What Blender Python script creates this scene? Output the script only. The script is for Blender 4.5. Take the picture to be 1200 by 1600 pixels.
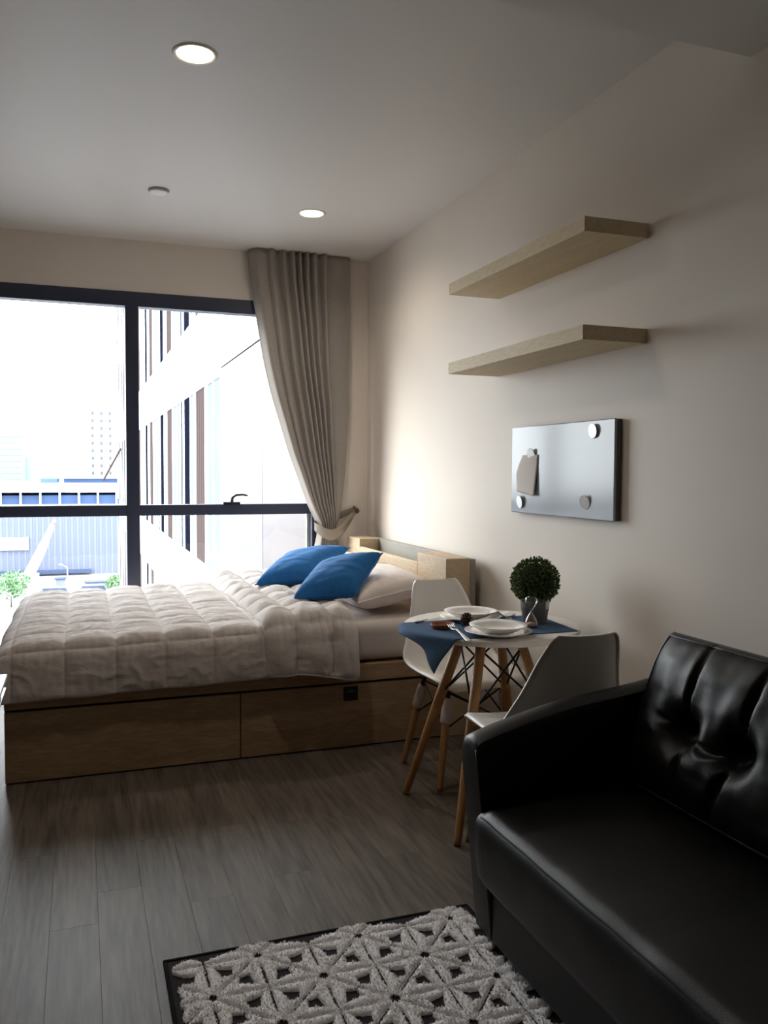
import bpy, bmesh, math, random
from mathutils import Vector, Matrix, noise

for _o in list(bpy.data.objects):
    bpy.data.objects.remove(_o)
S = bpy.context.scene
COL = S.collection
PI = math.pi
rnd = random.Random(7)

# ------------------------------------------------------------------ camera
F_PX, YAW, PITCH, ROLL = 1313.98, 0.346636, 0.0480313, -0.0050546
CAM_H = 1.30
_cy, _sy, _cp, _sp = math.cos(YAW), math.sin(YAW), math.cos(PITCH), math.sin(PITCH)
_F = Vector((_sy * _cp, _cy * _cp, -_sp))
_R = Vector((_cy, -_sy, 0))
_D = -_R.cross(_F)
_R2 = math.cos(ROLL) * _R + math.sin(ROLL) * _D
_D2 = -math.sin(ROLL) * _R + math.cos(ROLL) * _D
cam_data = bpy.data.cameras.new('camera')
cam = bpy.data.objects.new('camera', cam_data)
COL.objects.link(cam)
M = Matrix((_R2, -_D2, -_F)).transposed().to_4x4()
M.translation = Vector((0, 0, CAM_H))
cam.matrix_world = M
cam_data.sensor_fit = 'VERTICAL'
cam_data.sensor_height = 24.0
cam_data.lens = F_PX / 1600.0 * 24.0
cam_data.clip_start, cam_data.clip_end = 0.05, 3000
S.camera = cam

# ------------------------------------------------------------------ world, light, exposure
SKY_STRENGTH = 11.5
LAMP_POWER = 24.0          # watts of each recessed downlight
world = bpy.data.worlds.new('sky')
S.world = world
world.use_nodes = True
_bg = world.node_tree.nodes['Background']
_bg.inputs[0].default_value = (0.94, 0.97, 1.0, 1)
_bg.inputs[1].default_value = SKY_STRENGTH

# hazy low sun from the left, seen through thin cloud (hence very soft)
SUN_AZ, SUN_EL = math.radians(62), math.radians(22)      # travels towards +X and into the room
_sl = bpy.data.lights.new('sun', 'SUN')
_sl.energy = 4.2
_sl.angle = math.radians(26)
_sl.color = (1.0, 0.97, 0.92)
_so = bpy.data.objects.new('sun', _sl)
COL.objects.link(_so)
_dir = Vector((math.sin(SUN_AZ) * math.cos(SUN_EL), -math.cos(SUN_AZ) * math.cos(SUN_EL), -math.sin(SUN_EL)))
_so.rotation_euler = _dir.to_track_quat('-Z', 'Y').to_euler()
_so.location = (-6, 9, 6)

# portal over the window opening: guides sampling of the real sky, gives off no light itself
_pl = bpy.data.lights.new('window_portal', 'AREA')
_pl.shape = 'RECTANGLE'
_pl.size, _pl.size_y = 2.12, 2.32
_pl.cycles.is_portal = True
_po = bpy.data.objects.new('window_portal', _pl)
COL.objects.link(_po)
_po.location = (0.45, 5.62, 1.256)
_po.rotation_euler = (-PI / 2, 0, 0)

S.view_settings.view_transform = 'Standard'
S.view_settings.look = 'None'
S.view_settings.gamma = 1.0
S.view_settings.use_curve_mapping = False
S.view_settings.exposure = 0.15
try:
    S.cycles.use_denoising = True
    S.cycles.denoiser = 'OPENIMAGEDENOISE'
    S.cycles.max_bounces = 12
    S.cycles.diffuse_bounces = 7
    S.cycles.glossy_bounces = 4
    S.cycles.transmission_bounces = 8
    S.cycles.transparent_max_bounces = 12
    S.cycles.sample_clamp_indirect = 6.0
    S.cycles.caustics_reflective = False
    S.cycles.caustics_refractive = False
except Exception:
    pass


# ------------------------------------------------------------------ helpers
def lin(c):
    """sRGB 0-255 triple to linear"""
    out = []
    for v in c:
        v /= 255.0
        out.append(v / 12.92 if v <= 0.04045 else ((v + 0.055) / 1.055) ** 2.4)
    return tuple(out)


def nodes_of(m):
    return m.node_tree.nodes, m.node_tree.links


def mat(name, rgb, rough=0.6, metal=0.0, spec=0.5, vary=0.0, vscale=6.0, bump=0.0, bscale=40.0, coat=0.0,
        coat_rough=0.1, sheen=0.0, trans=None, stretch=None, detail=4.0):
    m = bpy.data.materials.new(name)
    m.use_nodes = True
    N, L = nodes_of(m)
    b = N['Principled BSDF']
    c = lin(rgb)
    b.inputs['Base Color'].default_value = (*c, 1)
    b.inputs['Roughness'].default_value = rough
    b.inputs['Metallic'].default_value = metal
    b.inputs['Specular IOR Level'].default_value = spec
    if coat:
        b.inputs['Coat Weight'].default_value = coat
        b.inputs['Coat Roughness'].default_value = coat_rough
    if sheen:
        b.inputs['Sheen Weight'].default_value = sheen
    tc = N.new('ShaderNodeTexCoord')
    mp = N.new('ShaderNodeMapping')
    L.new(tc.outputs['Object'], mp.inputs[0])
    if stretch:
        mp.inputs['Scale'].default_value = stretch
    if vary:
        n = N.new('ShaderNodeTexNoise')
        n.inputs['Scale'].default_value = vscale
        n.inputs['Detail'].default_value = detail
        L.new(mp.outputs[0], n.inputs['Vector'])
        r = N.new('ShaderNodeValToRGB')
        r.color_ramp.elements[0].position = 0.25
        r.color_ramp.elements[1].position = 0.75
        r.color_ramp.elements[0].color = (*[x * (1 - vary) for x in c], 1)
        r.color_ramp.elements[1].color = (*[min(1, x * (1 + vary)) for x in c], 1)
        L.new(n.outputs[0], r.inputs[0])
        L.new(r.outputs[0], b.inputs['Base Color'])
    if bump:
        n2 = N.new('ShaderNodeTexNoise')
        n2.inputs['Scale'].default_value = bscale
        n2.inputs['Detail'].default_value = 3
        L.new(mp.outputs[0], n2.inputs['Vector'])
        bp = N.new('ShaderNodeBump')
        bp.inputs['Strength'].default_value = bump
        bp.inputs['Distance'].default_value = 0.004
        L.new(n2.outputs[0], bp.inputs['Height'])
        L.new(bp.outputs[0], b.inputs['Normal'])
    if trans:
        out = N['Material Output']
        t = N.new('ShaderNodeBsdfTranslucent')
        t.inputs[0].default_value = (*lin(trans[1]), 1)
        mx = N.new('ShaderNodeMixShader')
        mx.inputs[0].default_value = trans[0]
        L.new(b.outputs[0], mx.inputs[1])
        L.new(t.outputs[0], mx.inputs[2])
        L.new(mx.outputs[0], out.inputs[0])
    return m


def wood_mat(name, dark, light, rough=0.5, axis=(1, 1, 1), scale=6.0, grain=0.25, rings=2.2, per_object=False,
             bump=0.15, tint=0.0, spec=0.4):
    """oak-like grain: stretched noise rings plus fine fibre"""
    m = bpy.data.materials.new(name)
    m.use_nodes = True
    N, L = nodes_of(m)
    b = N['Principled BSDF']
    b.inputs['Roughness'].default_value = rough
    b.inputs['Specular IOR Level'].default_value = spec
    tc = N.new('ShaderNodeTexCoord')
    mp = N.new('ShaderNodeMapping')
    mp.inputs['Scale'].default_value = axis
    vec = tc.outputs['Object']
    if per_object:
        oi = N.new('ShaderNodeObjectInfo')
        ml = N.new('ShaderNodeMath'); ml.operation = 'MULTIPLY'; ml.inputs[1].default_value = 37.0
        L.new(oi.outputs['Random'], ml.inputs[0])
        ad = N.new('ShaderNodeVectorMath'); ad.operation = 'ADD'
        L.new(vec, ad.inputs[0]); L.new(ml.outputs[0], ad.inputs[1])
        vec = ad.outputs[0]
    L.new(vec, mp.inputs[0])
    n = N.new('ShaderNodeTexNoise')
    n.inputs['Scale'].default_value = scale
    n.inputs['Detail'].default_value = 2.0
    n.inputs['Distortion'].default_value = 0.3
    L.new(mp.outputs[0], n.inputs['Vector'])
    mu = N.new('ShaderNodeMath'); mu.operation = 'MULTIPLY'; mu.inputs[1].default_value = rings * 6.0
    L.new(n.outputs[0], mu.inputs[0])
    sn = N.new('ShaderNodeMath'); sn.operation = 'SINE'
    L.new(mu.outputs[0], sn.inputs[0])
    fine = N.new('ShaderNodeTexNoise')
    fine.inputs['Scale'].default_value = scale * 9
    fine.inputs['Detail'].default_value = 4.0
    L.new(mp.outputs[0], fine.inputs['Vector'])
    m1 = N.new('ShaderNodeMath'); m1.operation = 'MULTIPLY_ADD'
    m1.inputs[1].default_value = grain; m1.inputs[2].default_value = 0.0
    L.new(sn.outputs[0], m1.inputs[0])
    m2 = N.new('ShaderNodeMath'); m2.operation = 'ADD'
    L.new(m1.outputs[0], m2.inputs[0]); L.new(fine.outputs[0], m2.inputs[1])
    r = N.new('ShaderNodeValToRGB')
    r.color_ramp.elements[0].position = 0.2
    r.color_ramp.elements[1].position = 0.8
    r.color_ramp.elements[0].color = (*lin(dark), 1)
    r.color_ramp.elements[1].color = (*lin(light), 1)
    L.new(m2.outputs[0], r.inputs[0])
    col = r.outputs[0]
    if per_object and tint:
        hs = N.new('ShaderNodeHueSaturation')
        mr = N.new('ShaderNodeMapRange')
        mr.inputs['To Min'].default_value = 1 - tint; mr.inputs['To Max'].default_value = 1 + tint
        L.new(oi.outputs['Random'], mr.inputs[0])
        L.new(mr.outputs[0], hs.inputs['Value'])
        L.new(col, hs.inputs['Color'])
        col = hs.outputs[0]
    L.new(col, b.inputs['Base Color'])
    if bump:
        bp = N.new('ShaderNodeBump')
        bp.inputs['Strength'].default_value = bump
        bp.inputs['Distance'].default_value = 0.002
        L.new(m2.outputs[0], bp.inputs['Height'])
        L.new(bp.outputs[0], b.inputs['Normal'])
    return m


def glass_mat(name, tint=(1, 1, 1), refl=0.03, power=5.0):
    m = bpy.data.materials.new(name)
    m.use_nodes = True
    N, L = nodes_of(m)
    N.remove(N['Principled BSDF'])
    out = N['Material Output']
    t = N.new('ShaderNodeBsdfTransparent'); t.inputs[0].default_value = (*tint, 1)
    g = N.new('ShaderNodeBsdfGlossy'); g.inputs['Roughness'].default_value = 0.02
    # Schlick reflectance from the view angle (same from both sides of the thin pane)
    fr = N.new('ShaderNodeLayerWeight'); fr.inputs[0].default_value = 0.5
    pw = N.new('ShaderNodeMath'); pw.operation = 'POWER'; pw.inputs[1].default_value = power
    sc_ = N.new('ShaderNodeMath'); sc_.operation = 'MULTIPLY_ADD'; sc_.inputs[1].default_value = 1 - refl; sc_.inputs[2].default_value = refl
    L.new(fr.outputs['Facing'], pw.inputs[0]); L.new(pw.outputs[0], sc_.inputs[0])
    mx = N.new('ShaderNodeMixShader')
    L.new(sc_.outputs[0], mx.inputs[0])
    L.new(t.outputs[0], mx.inputs[1]); L.new(g.outputs[0], mx.inputs[2])
    L.new(mx.outputs[0], out.inputs[0])
    return m


def emit_mat(name, rgb, strength):
    m = bpy.data.materials.new(name)
    m.use_nodes = True
    b = m.node_tree.nodes['Principled BSDF']
    b.inputs['Base Color'].default_value = (*lin(rgb), 1)
    b.inputs['Emission Color'].default_value = (*lin(rgb), 1)
    b.inputs['Emission Strength'].default_value = strength
    return m


class MB:
    """collects geometry for ONE mesh object"""
    def __init__(self):
        self.v, self.f = [], []

    def add(self, verts, faces):
        k = len(self.v)
        self.v += [Vector(p) for p in verts]
        self.f += [tuple(i + k for i in f) for f in faces]
        return self

    def box(self, x0, x1, y0, y1, z0, z1, rot=None):
        p = [(x, y, z) for z in (z0, z1) for y in (y0, y1) for x in (x0, x1)]
        if rot is not None:
            p = [rot @ Vector(q) for q in p]
        return self.add(p, [(0, 2, 3, 1), (4, 5, 7, 6), (0, 1, 5, 4), (2, 6, 7, 3), (0, 4, 6, 2), (1, 3, 7, 5)])

    def tube(self, pts, radii, n=10, cap=True, flat=None):
        pts = [Vector(p) for p in pts]
        if not hasattr(radii, '__len__'):
            radii = [radii] * len(pts)
        vs, fs = [], []
        up = None
        for i, p in enumerate(pts):
            t = (pts[min(i + 1, len(pts) - 1)] - pts[max(i - 1, 0)]).normalized()
            if up is None:
                a = Vector((0, 0, 1)) if abs(t.z) < 0.9 else Vector((1, 0, 0))
                u = t.cross(a).normalized()
            else:
                u = (up - t * up.dot(t)).normalized()
            up = u
            w = t.cross(u)
            for j in range(n):
                an = 2 * PI * j / n
                vs.append(p + (u * math.cos(an) + w * math.sin(an) * (flat or 1)) * radii[i])
        for i in range(len(pts) - 1):
            for j in range(n):
                a, b2 = i * n + j, i * n + (j + 1) % n
                fs.append((a, b2, b2 + n, a + n))
        if cap:
            fs.append(tuple(range(n))[::-1])
            fs.append(tuple((len(pts) - 1) * n + j for j in range(n)))
        return self.add(vs, fs)

    def lathe(self, prof, c=(0, 0, 0), n=32, cap0=False, cap1=False, wob=None):
        vs, fs = [], []
        for r, z in prof:
            for j in range(n):
                an = 2 * PI * j / n
                rr = r * (wob(an, z) if wob else 1)
                vs.append((c[0] + rr * math.cos(an), c[1] + rr * math.sin(an), c[2] + z))
        for i in range(len(prof) - 1):
            for j in range(n):
                a, b2 = i * n + j, i * n + (j + 1) % n
                fs.append((a, b2, b2 + n, a + n))
        if cap0:
            fs.append(tuple(range(n))[::-1])
        if cap1:
            fs.append(tuple((len(prof) - 1) * n + j for j in range(n)))
        return self.add(vs, fs)

    def grid(self, fn, nu, nv, wrap_u=False):
        vs = [fn(i / nu, j / nv) for i in range(nu if wrap_u else nu + 1) for j in range(nv + 1)]
        fs = []
        for i in range(nu):
            i2 = (i + 1) % nu if wrap_u else i + 1
            for j in range(nv):
                a, b2 = i * (nv + 1) + j, i2 * (nv + 1) + j
                fs.append((a, b2, b2 + 1, a + 1))
        return self.add(vs, fs)

    def prism(self, outline, d0, d1, frame):
        """outline: 2-D points, extruded d0..d1; frame(u, v, d) -> point"""
        n = len(outline)
        vs = [frame(u, v, d0) for u, v in outline] + [frame(u, v, d1) for u, v in outline]
        fs = [tuple(range(n))[::-1], tuple(range(n, 2 * n))]
        fs += [(i, (i + 1) % n, (i + 1) % n + n, i + n) for i in range(n)]
        return self.add(vs, fs)

    def build(self, name, m, parent=None, smooth=False, bevel=0.0, subsurf=0, solid=0.0, seg=2, local=False, weld=False):
        off = Vector((0, 0, 0))
        if parent is not None and not local:
            p = parent
            while p is not None:
                off += p.location
                p = p.parent
        me = bpy.data.meshes.new(name)
        me.from_pydata([tuple(q - off) for q in self.v], [], self.f)
        bm = bmesh.new(); bm.from_mesh(me)
        if weld:
            bmesh.ops.remove_doubles(bm, verts=bm.verts, dist=1e-5)
        bmesh.ops.recalc_face_normals(bm, faces=bm.faces)
        bm.to_mesh(me); bm.free()
        if smooth:
            me.polygons.foreach_set('use_smooth', [True] * len(me.polygons))
        me.materials.append(m)
        o = bpy.data.objects.new(name, me)
        COL.objects.link(o)
        if parent is not None:
            o.parent = parent
        if solid:
            s = o.modifiers.new('thickness', 'SOLIDIFY'); s.thickness = solid; s.offset = 0
        if bevel:
            bv = o.modifiers.new('edges', 'BEVEL'); bv.width = bevel; bv.segments = seg; bv.limit_method = 'ANGLE'
            bv.angle_limit = math.radians(40)
        if subsurf:
            sb = o.modifiers.new('smooth', 'SUBSURF'); sb.levels = subsurf; sb.render_levels = subsurf
        return o


def tag(o, label, cat, group=None):
    o['label'] = label
    o['category'] = cat
    if group:
        o['group'] = group
    return o


def thing(name, label, cat, loc=(0, 0, 0), rz=0.0, group=None):
    o = bpy.data.objects.new(name, None)
    o.empty_display_size = 0.1
    COL.objects.link(o)
    o.location = loc
    o.rotation_euler = (0, 0, rz)
    return tag(o, label, cat, group)


def struct(o):
    o['kind'] = 'structure'
    return o


def copy_tree(o, parent=None):
    c = o.copy(); COL.objects.link(c)
    if parent is not None:
        c.parent = parent
    for ch in list(o.children):
        copy_tree(ch, c)
    return c


def lerp(a, b, t):
    return a + (b - a) * t


def interp(tbl, x):
    if x <= tbl[0][0]:
        return tbl[0][1]
    for (a, va), (b, vb) in zip(tbl, tbl[1:]):
        if x <= b:
            return lerp(va, vb, (x - a) / (b - a))
    return tbl[-1][1]


def smoothst(a, b, x):
    t = max(0.0, min(1.0, (x - a) / (b - a)))
    return t * t * (3 - 2 * t)


def nz(x, y, z=0.0):
    return noise.noise(Vector((x, y, z)))


# ------------------------------------------------------------------ materials
M_wall = mat('wall_paint', (224, 215, 204), 0.55, spec=0.35, vary=0.015, vscale=3, bump=0.03, bscale=180)
M_ceil = mat('ceiling_paint', (214, 210, 205), 0.5, spec=0.4, vary=0.01, vscale=2, bump=0.02, bscale=150)
M_left = mat('greige_paint', (150, 140, 130), 0.7, spec=0.3, vary=0.02, vscale=3)
M_rear = wood_mat('dark_walnut_panelling', (92, 78, 66), (116, 100, 86), rough=0.6, axis=(6, 6, 1), scale=2, grain=0.15)
M_floor = wood_mat('oak_floor', (70, 63, 55), (112, 102, 90), rough=0.47, axis=(7, 0.55, 7), scale=1.3, grain=0.13,
                   rings=5.5, per_object=True, tint=0.08, bump=0.25, spec=0.4)
M_joint = mat('floor_joint', (70, 64, 58), 0.9)
M_wood = wood_mat('light_oak', (150, 122, 93), (184, 156, 124), rough=0.55, axis=(1, 6, 6), scale=2.2, grain=0.16, rings=1.6)
M_woodv = wood_mat('light_oak_headboard', (184, 162, 132), (212, 192, 164), rough=0.55, axis=(6, 1, 6), scale=2.2, grain=0.14, rings=1.6)
M_legwood = wood_mat('beech_leg', (158, 116, 72), (196, 152, 104), rough=0.5, axis=(8, 8, 1), scale=5, grain=0.12, rings=1.5)
M_frame = mat('window_frame_paint', (46, 53, 74), 0.45, vary=0.05)
M_black = mat('black_metal', (20, 19, 19), 0.45, metal=0.3, vary=0.1)
M_darkboard = mat('dark_board', (26, 25, 25), 0.7, vary=0.1)
M_grey_panel = mat('grey_laminate', (150, 146, 138), 0.6, vary=0.04, vscale=10)
M_glass = glass_mat('clear_glass', (0.97, 0.985, 0.985))
M_curtain = mat('curtain_fabric', (160, 153, 146), 0.9, spec=0.15, vary=0.05, vscale=50, bump=0.12, bscale=300,
                sheen=0.2, trans=(0.12, (150, 135, 118)))
M_band = mat('tieback_fabric', (150, 140, 130), 0.9, spec=0.15, vary=0.05, vscale=60, bump=0.1, bscale=300)
M_sheet = mat('beige_sheet', (200, 189, 182), 0.85, spec=0.2, vary=0.03, vscale=8, bump=0.15, bscale=26, sheen=0.2)
M_duvet = mat('duvet_cotton', (200, 191, 186), 0.85, spec=0.2, vary=0.03, vscale=7, bump=0.7, bscale=30, sheen=0.2, stretch=(1, 1.6, 1.6))
M_pillow = mat('beige_pillowcase', (232, 221, 213), 0.85, spec=0.2, vary=0.03, vscale=8, bump=0.22, bscale=22, sheen=0.2)
M_blue = mat('blue_linen', (40, 110, 174), 0.85, spec=0.2, vary=0.12, vscale=45, bump=0.30, bscale=24, sheen=0.15)
M_runner = mat('blue_runner', (72, 97, 126), 0.9, spec=0.15, vary=0.08, vscale=120, bump=0.1, bscale=260)
M_white = mat('white_plastic', (243, 239, 235), 0.38, spec=0.45, vary=0.01)
M_sleeve = mat('white_wrap', (208, 196, 192), 0.6, spec=0.3, vary=0.05, vscale=40, bump=0.2, bscale=120)
M_table = mat('white_tabletop', (226, 220, 212), 0.35, spec=0.45, vary=0.01)
M_china = mat('white_porcelain', (250, 247, 243), 0.12, spec=0.55, vary=0.01, coat=0.4)
M_steel = mat('cutlery_steel', (196, 194, 192), 0.22, metal=1.0, vary=0.03)
M_chrome = mat('magnet_chrome', (206, 206, 206), 0.38, metal=0.5, vary=0.03)
M_board = mat('enamel_board', (158, 166, 176), 0.14, metal=0.0, spec=0.3, vary=0.01)
M_boardside = mat('board_edge', (96, 92, 92), 0.4, metal=0.4, vary=0.03)
M_paper = mat('note_paper', (206, 198, 194), 0.85, vary=0.03, vscale=20)
M_napkin = mat('white_napkin', (232, 228, 224), 0.9, vary=0.02, bump=0.1, bscale=200)
M_terra = mat('terracotta', (150, 84, 48), 0.6, vary=0.1, vscale=40, bump=0.05)
M_cone = mat('cone_brown', (84, 58, 44), 0.8, vary=0.25, vscale=90)
M_pot = mat('grey_pot', (122, 118, 114), 0.7, vary=0.05, vscale=40, bump=0.05)
M_tagw = mat('white_tag', (226, 224, 220), 0.7, vary=0.02)
M_leaf = mat('box_leaf', (84, 106, 56), 0.5, spec=0.3, vary=0.45, vscale=60)
M_stem = mat('plant_stem', (60, 46, 30), 0.9, vary=0.2)
M_sand = mat('pink_sand', (206, 160, 146), 0.9, vary=0.1, vscale=300)
M_leather = mat('black_leather', (15, 15, 16), 0.40, spec=0.30, vary=0.15, vscale=60, bump=0.22, bscale=420)
M_stitch = mat('dark_stitch', (30, 30, 31), 0.8, vary=0.1)
M_rugbase = mat('rug_base', (58, 54, 58), 0.95, spec=0.1, vary=0.2, vscale=150, bump=0.3, bscale=400)
M_rugedge = mat('rug_binding', (26, 25, 27), 0.9, spec=0.1, vary=0.2, vscale=120)
M_pile = mat('rug_pile', (246, 242, 245), 0.95, spec=0.1, vary=0.12, vscale=90, sheen=0.2)
M_light = emit_mat('lamp_disc', (255, 226, 186), 14.0)
M_trimw = mat('white_trim', (232, 228, 222), 0.5, vary=0.01)
M_shelf = wood_mat('shelf_birch', (190, 172, 138), (212, 196, 164), rough=0.6, axis=(6, 1, 6), scale=2.5, grain=0.10, rings=1.2, bump=0.05)
M_hook = mat('hook_copper', (120, 96, 84), 0.35, metal=0.8, vary=0.05)
M_side = mat('white_lacquer', (226, 226, 228), 0.3, spec=0.5, vary=0.01)

# ------------------------------------------------------------------ room shell
XR, XL, YW, YB, ZC = 1.87, -0.62, 5.52, -1.80, 2.73
T = 0.22
# floor slab + planks
floor = struct(MB().box(XL - T, XR + T, YB - T, YW + T, -0.12, -0.010).build('floor', M_joint))
PW, PLEN = 0.131, 1.22
plank_meshes = {}
row = 0
x = XL
while x < XR - 1e-4:
    w = min(PW, XR - x)
    y = YB - rnd.random() * PLEN * 0.9
    while y < YW - 1e-4:
        a, b = max(y, YB), min(y + PLEN, YW)
        if b - a > 0.02:
            key = (round(w, 3), round(b - a, 3))
            if key not in plank_meshes:
                mb = MB().box(0.0001, w - 0.0001, 0.0001, b - a - 0.0001, -0.0105, 0.0)
                o = mb.build('plank', M_floor, None)
                bmx = bmesh.new(); bmx.from_mesh(o.data)
                top = [e for e in bmx.edges if all(v.co.z > -1e-5 for v in e.verts)]
                bmesh.ops.bevel(bmx, geom=top, offset=0.0005, segments=1, affect='EDGES')
                bmx.to_mesh(o.data); bmx.free()
                plank_meshes[key] = o.data
            else:
                o = bpy.data.objects.new('plank', plank_meshes[key]); COL.objects.link(o)
            o.parent = floor
            o.location = (x, a, 0)
        y += PLEN
    x += PW
    row += 1

struct(MB().box(XL - T, XR + T, YB - T, YW + T, ZC, ZC + 0.2).build('ceiling', M_ceil))
struct(MB().box(XL, XR, YB, 2.02, 2.523, ZC + 0.01).build('ceiling_beam', M_ceil))
struct(MB().box(XR, XR + T, YB - T, YW + T, -0.12, ZC + 0.2).build('wall_right', M_wall))
struct(MB().box(XL - T, XL, YB - T, YW + T, -0.12, ZC + 0.2).build('wall_left', M_left))
struct(MB().box(XL - T, XR + T, YB - T, YB, -0.12, ZC + 0.2).build('wall_front', M_rear))
# window wall with its opening
WX0, WX1, WZ0, WZ1 = -0.60, 1.505, 0.10, 2.412
wb = MB()
TB = 0.09
wb.box(XL - T, XR + T, YW, YW + TB, WZ1, ZC + 0.2)
wb.box(XL - T, XR + T, YW, YW + TB, -0.12, WZ0)
wb.box(XL - T, WX0, YW, YW + TB, WZ0, WZ1)
wb.box(WX1, XR + T, YW, YW + TB, WZ0, WZ1)
struct(wb.build('wall_back', M_wall))

# window
win = bpy.data.objects.new('window_1', None); COL.objects.link(win)
win.location = (0.27, YW, WZ0)
win['kind'] = 'structure'
FY0, FY1 = YW - 0.004, YW + 0.085
MB().box(WX0, WX1, FY0, FY1, 2.322, WZ1).build('top_rail', M_frame, win, bevel=0.004)
MB().box(WX0, WX1, FY0, FY1, WZ0, 0.16).build('bottom_rail', M_frame, win, bevel=0.004)
MB().box(-0.57, 0.273, FY0 + 0.004, FY1, 1.012, 1.081).build('middle_rail', M_frame, win, bevel=0.004)
MB().box(0.353, 1.473, FY0 + 0.004, FY1, 1.012, 1.081).build('middle_rail', M_frame, win, bevel=0.004)
MB().box(0.273, 0.353, FY0, FY1, 0.16, 2.322).build('mullion', M_frame, win, bevel=0.004)
MB().box(1.473, WX1, FY0, FY1, 0.16, 2.322).build('jamb', M_frame, win, bevel=0.003)
MB().box(WX0, -0.57, FY0, FY1, 0.16, 2.322).build('jamb', M_frame, win, bevel=0.003)
for x0, x1 in ((-0.57, 0.273), (0.353, 1.473)):
    for z0, z1 in ((0.16, 1.012), (1.081, 2.322)):
        MB().box(x0, x1, YW + 0.045, YW + 0.051, z0, z1).build('glass_pane', M_glass, win)
# slim pale gaskets beside the jamb
MB().box(1.452, 1.473, YW + 0.052, YW + 0.08, 0.16, 1.012).build('gasket', mat('gasket_grey', (186, 184, 184), 0.5, vary=0.03), win)
# lever handle on the middle rail
hd = MB()
hd.box(0.875, 0.985, YW - 0.022, YW + 0.002, 1.079, 1.096)
hd.tube([(0.93, YW - 0.012, 1.09), (0.932, YW - 0.03, 1.125), (0.955, YW - 0.035, 1.142), (1.0, YW - 0.036, 1.145), (1.03, YW - 0.036, 1.138)],
        [0.012, 0.009, 0.008, 0.007, 0.006], n=8)
hd.build('window_handle', M_black, win, smooth=False, bevel=0.003)

# ------------------------------------------------------------------ downlights and sensor on the ceiling
def downlight(x, y, label):
    t = thing('downlight', label, 'ceiling light', (x, y, ZC), 0, 'recessed ceiling downlights')
    MB().lathe([(0.060, 0.004), (0.064, -0.004), (0.073, -0.006), (0.078, -0.001), (0.078, 0.002)], (x, y, ZC), 40).build('trim_ring', M_trimw, t, smooth=True)
    MB().lathe([(0.0005, -0.003), (0.03, -0.003), (0.064, -0.002)], (x, y, ZC), 40, cap0=True).build('diffuser', M_light, t)
    ld = bpy.data.lights.new('downlight_lamp', 'SPOT')
    ld.energy = LAMP_POWER
    ld.color = (1.0, 0.90, 0.78)
    ld.spot_size = math.radians(160)
    ld.spot_blend = 1.0
    ld.shadow_soft_size = 0.055
    lo = bpy.data.objects.new('downlight_lamp', ld); COL.objects.link(lo)
    lo.parent = t
    lo.location = (0, 0, -0.02)
    return t


downlight(0.388, 3.007, 'larger looking lit round downlight, nearer the camera, away from the curtain')
downlight(1.225, 4.596, 'lit round downlight in front of the curtain top, the farther one')
sc = thing('smoke_detector', 'small flat white unlit disc on the ceiling between window and lights', 'smoke detector', (0.394, 4.502, ZC))
MB().lathe([(0.052, 0.0), (0.053, -0.006), (0.047, -0.008)], (0.394, 4.502, ZC), 32).build('shadow_ring', mat('grey_ring', (176, 172, 170), 0.6, vary=0.02), sc, smooth=True)
MB().lathe([(0.046, -0.003), (0.047, -0.012), (0.042, -0.015), (0.0005, -0.016)], (0.394, 4.502, ZC), 32, cap1=True).build('cover', M_trimw, sc, smooth=True)

# ------------------------------------------------------------------ curtain
CY = 5.425
cur = thing('curtain', 'long grey pleated curtain gathered to the right of the window', 'curtain', (1.35, CY, 0.02))
LEFT = [(0.02, 1.47), (0.60, 1.470), (0.80, 1.482), (0.905, 1.505), (0.95, 1.494), (1.05, 1.440), (1.24, 1.372), (1.42, 1.302), (1.61, 1.245),
        (1.80, 1.185), (2.02, 1.133), (2.34, 1.080), (2.55, 1.045), (2.73, 1.030)]
RIGHT = [(0.02, 1.66), (0.60, 1.655), (0.80, 1.640), (0.905, 1.615), (1.00, 1.650), (1.28, 1.685), (1.71, 1.712), (2.73, 1.716)]
folds = []
u = 0.0
k = 0
# fold boundaries in cloth coordinate: broad flat leading edge, tight pleats, broad last panel
bounds = [0.0, 0.17, 0.235, 0.30, 0.345, 0.40, 0.44, 0.475, 0.51, 0.545, 0.58, 0.62, 0.66, 0.71, 0.755, 1.0]


def curtain_pt(s, t):
    z = lerp(2.725, 0.02, t)
    xl, xr = interp(LEFT, z), interp(RIGHT, z)
    # smooth the tables a little
    xl = (xl + interp(LEFT, z + 0.06) + interp(LEFT, z - 0.06)) / 3 if z > 1.0 else xl
    xx = lerp(xl, xr, s)
    amp = 0.034 * (0.45 + 0.55 * smoothst(0.9, 1.9, z)) * (0.8 + 0.2 * nz(s * 8, z * 0.7))
    i = 0
    while i < len(bounds) - 2 and s > bounds[i + 1]:
        i += 1
    f = (s - bounds[i]) / (bounds[i + 1] - bounds[i])
    wv = math.sin(PI * f) ** 0.8
    depth = amp * (1.0 if 0 < i < len(bounds) - 2 else 0.35)
    sgn = 1 if i % 2 == 0 else -1
    if i == 0:
        depth = 0.03 * (1 - 0.4 * smoothst(1.2, 2.2, z))
        yy = -depth * (wv - 0.2)
        # leading edge curls back to the glass
        yy += 0.045 * (1 - smoothst(0, 0.07, s))
    elif i == len(bounds) - 2:
        yy = 0.02 - 0.012 * math.sin(PI * f)
    else:
        yy = sgn * depth * wv
    bulge = -0.05 * math.exp(-((z - 0.905) / 0.25) ** 2) * math.sin(PI * s) ** 0.6
    xx += 0.012 * math.sin(z * 2.2 + s * 9) * math.sin(PI * s) * 0.5
    return (xx, CY + yy + bulge, z)


MB().grid(curtain_pt, 260, 90).build('drape', M_curtain, cur, smooth=True, solid=0.003)
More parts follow.
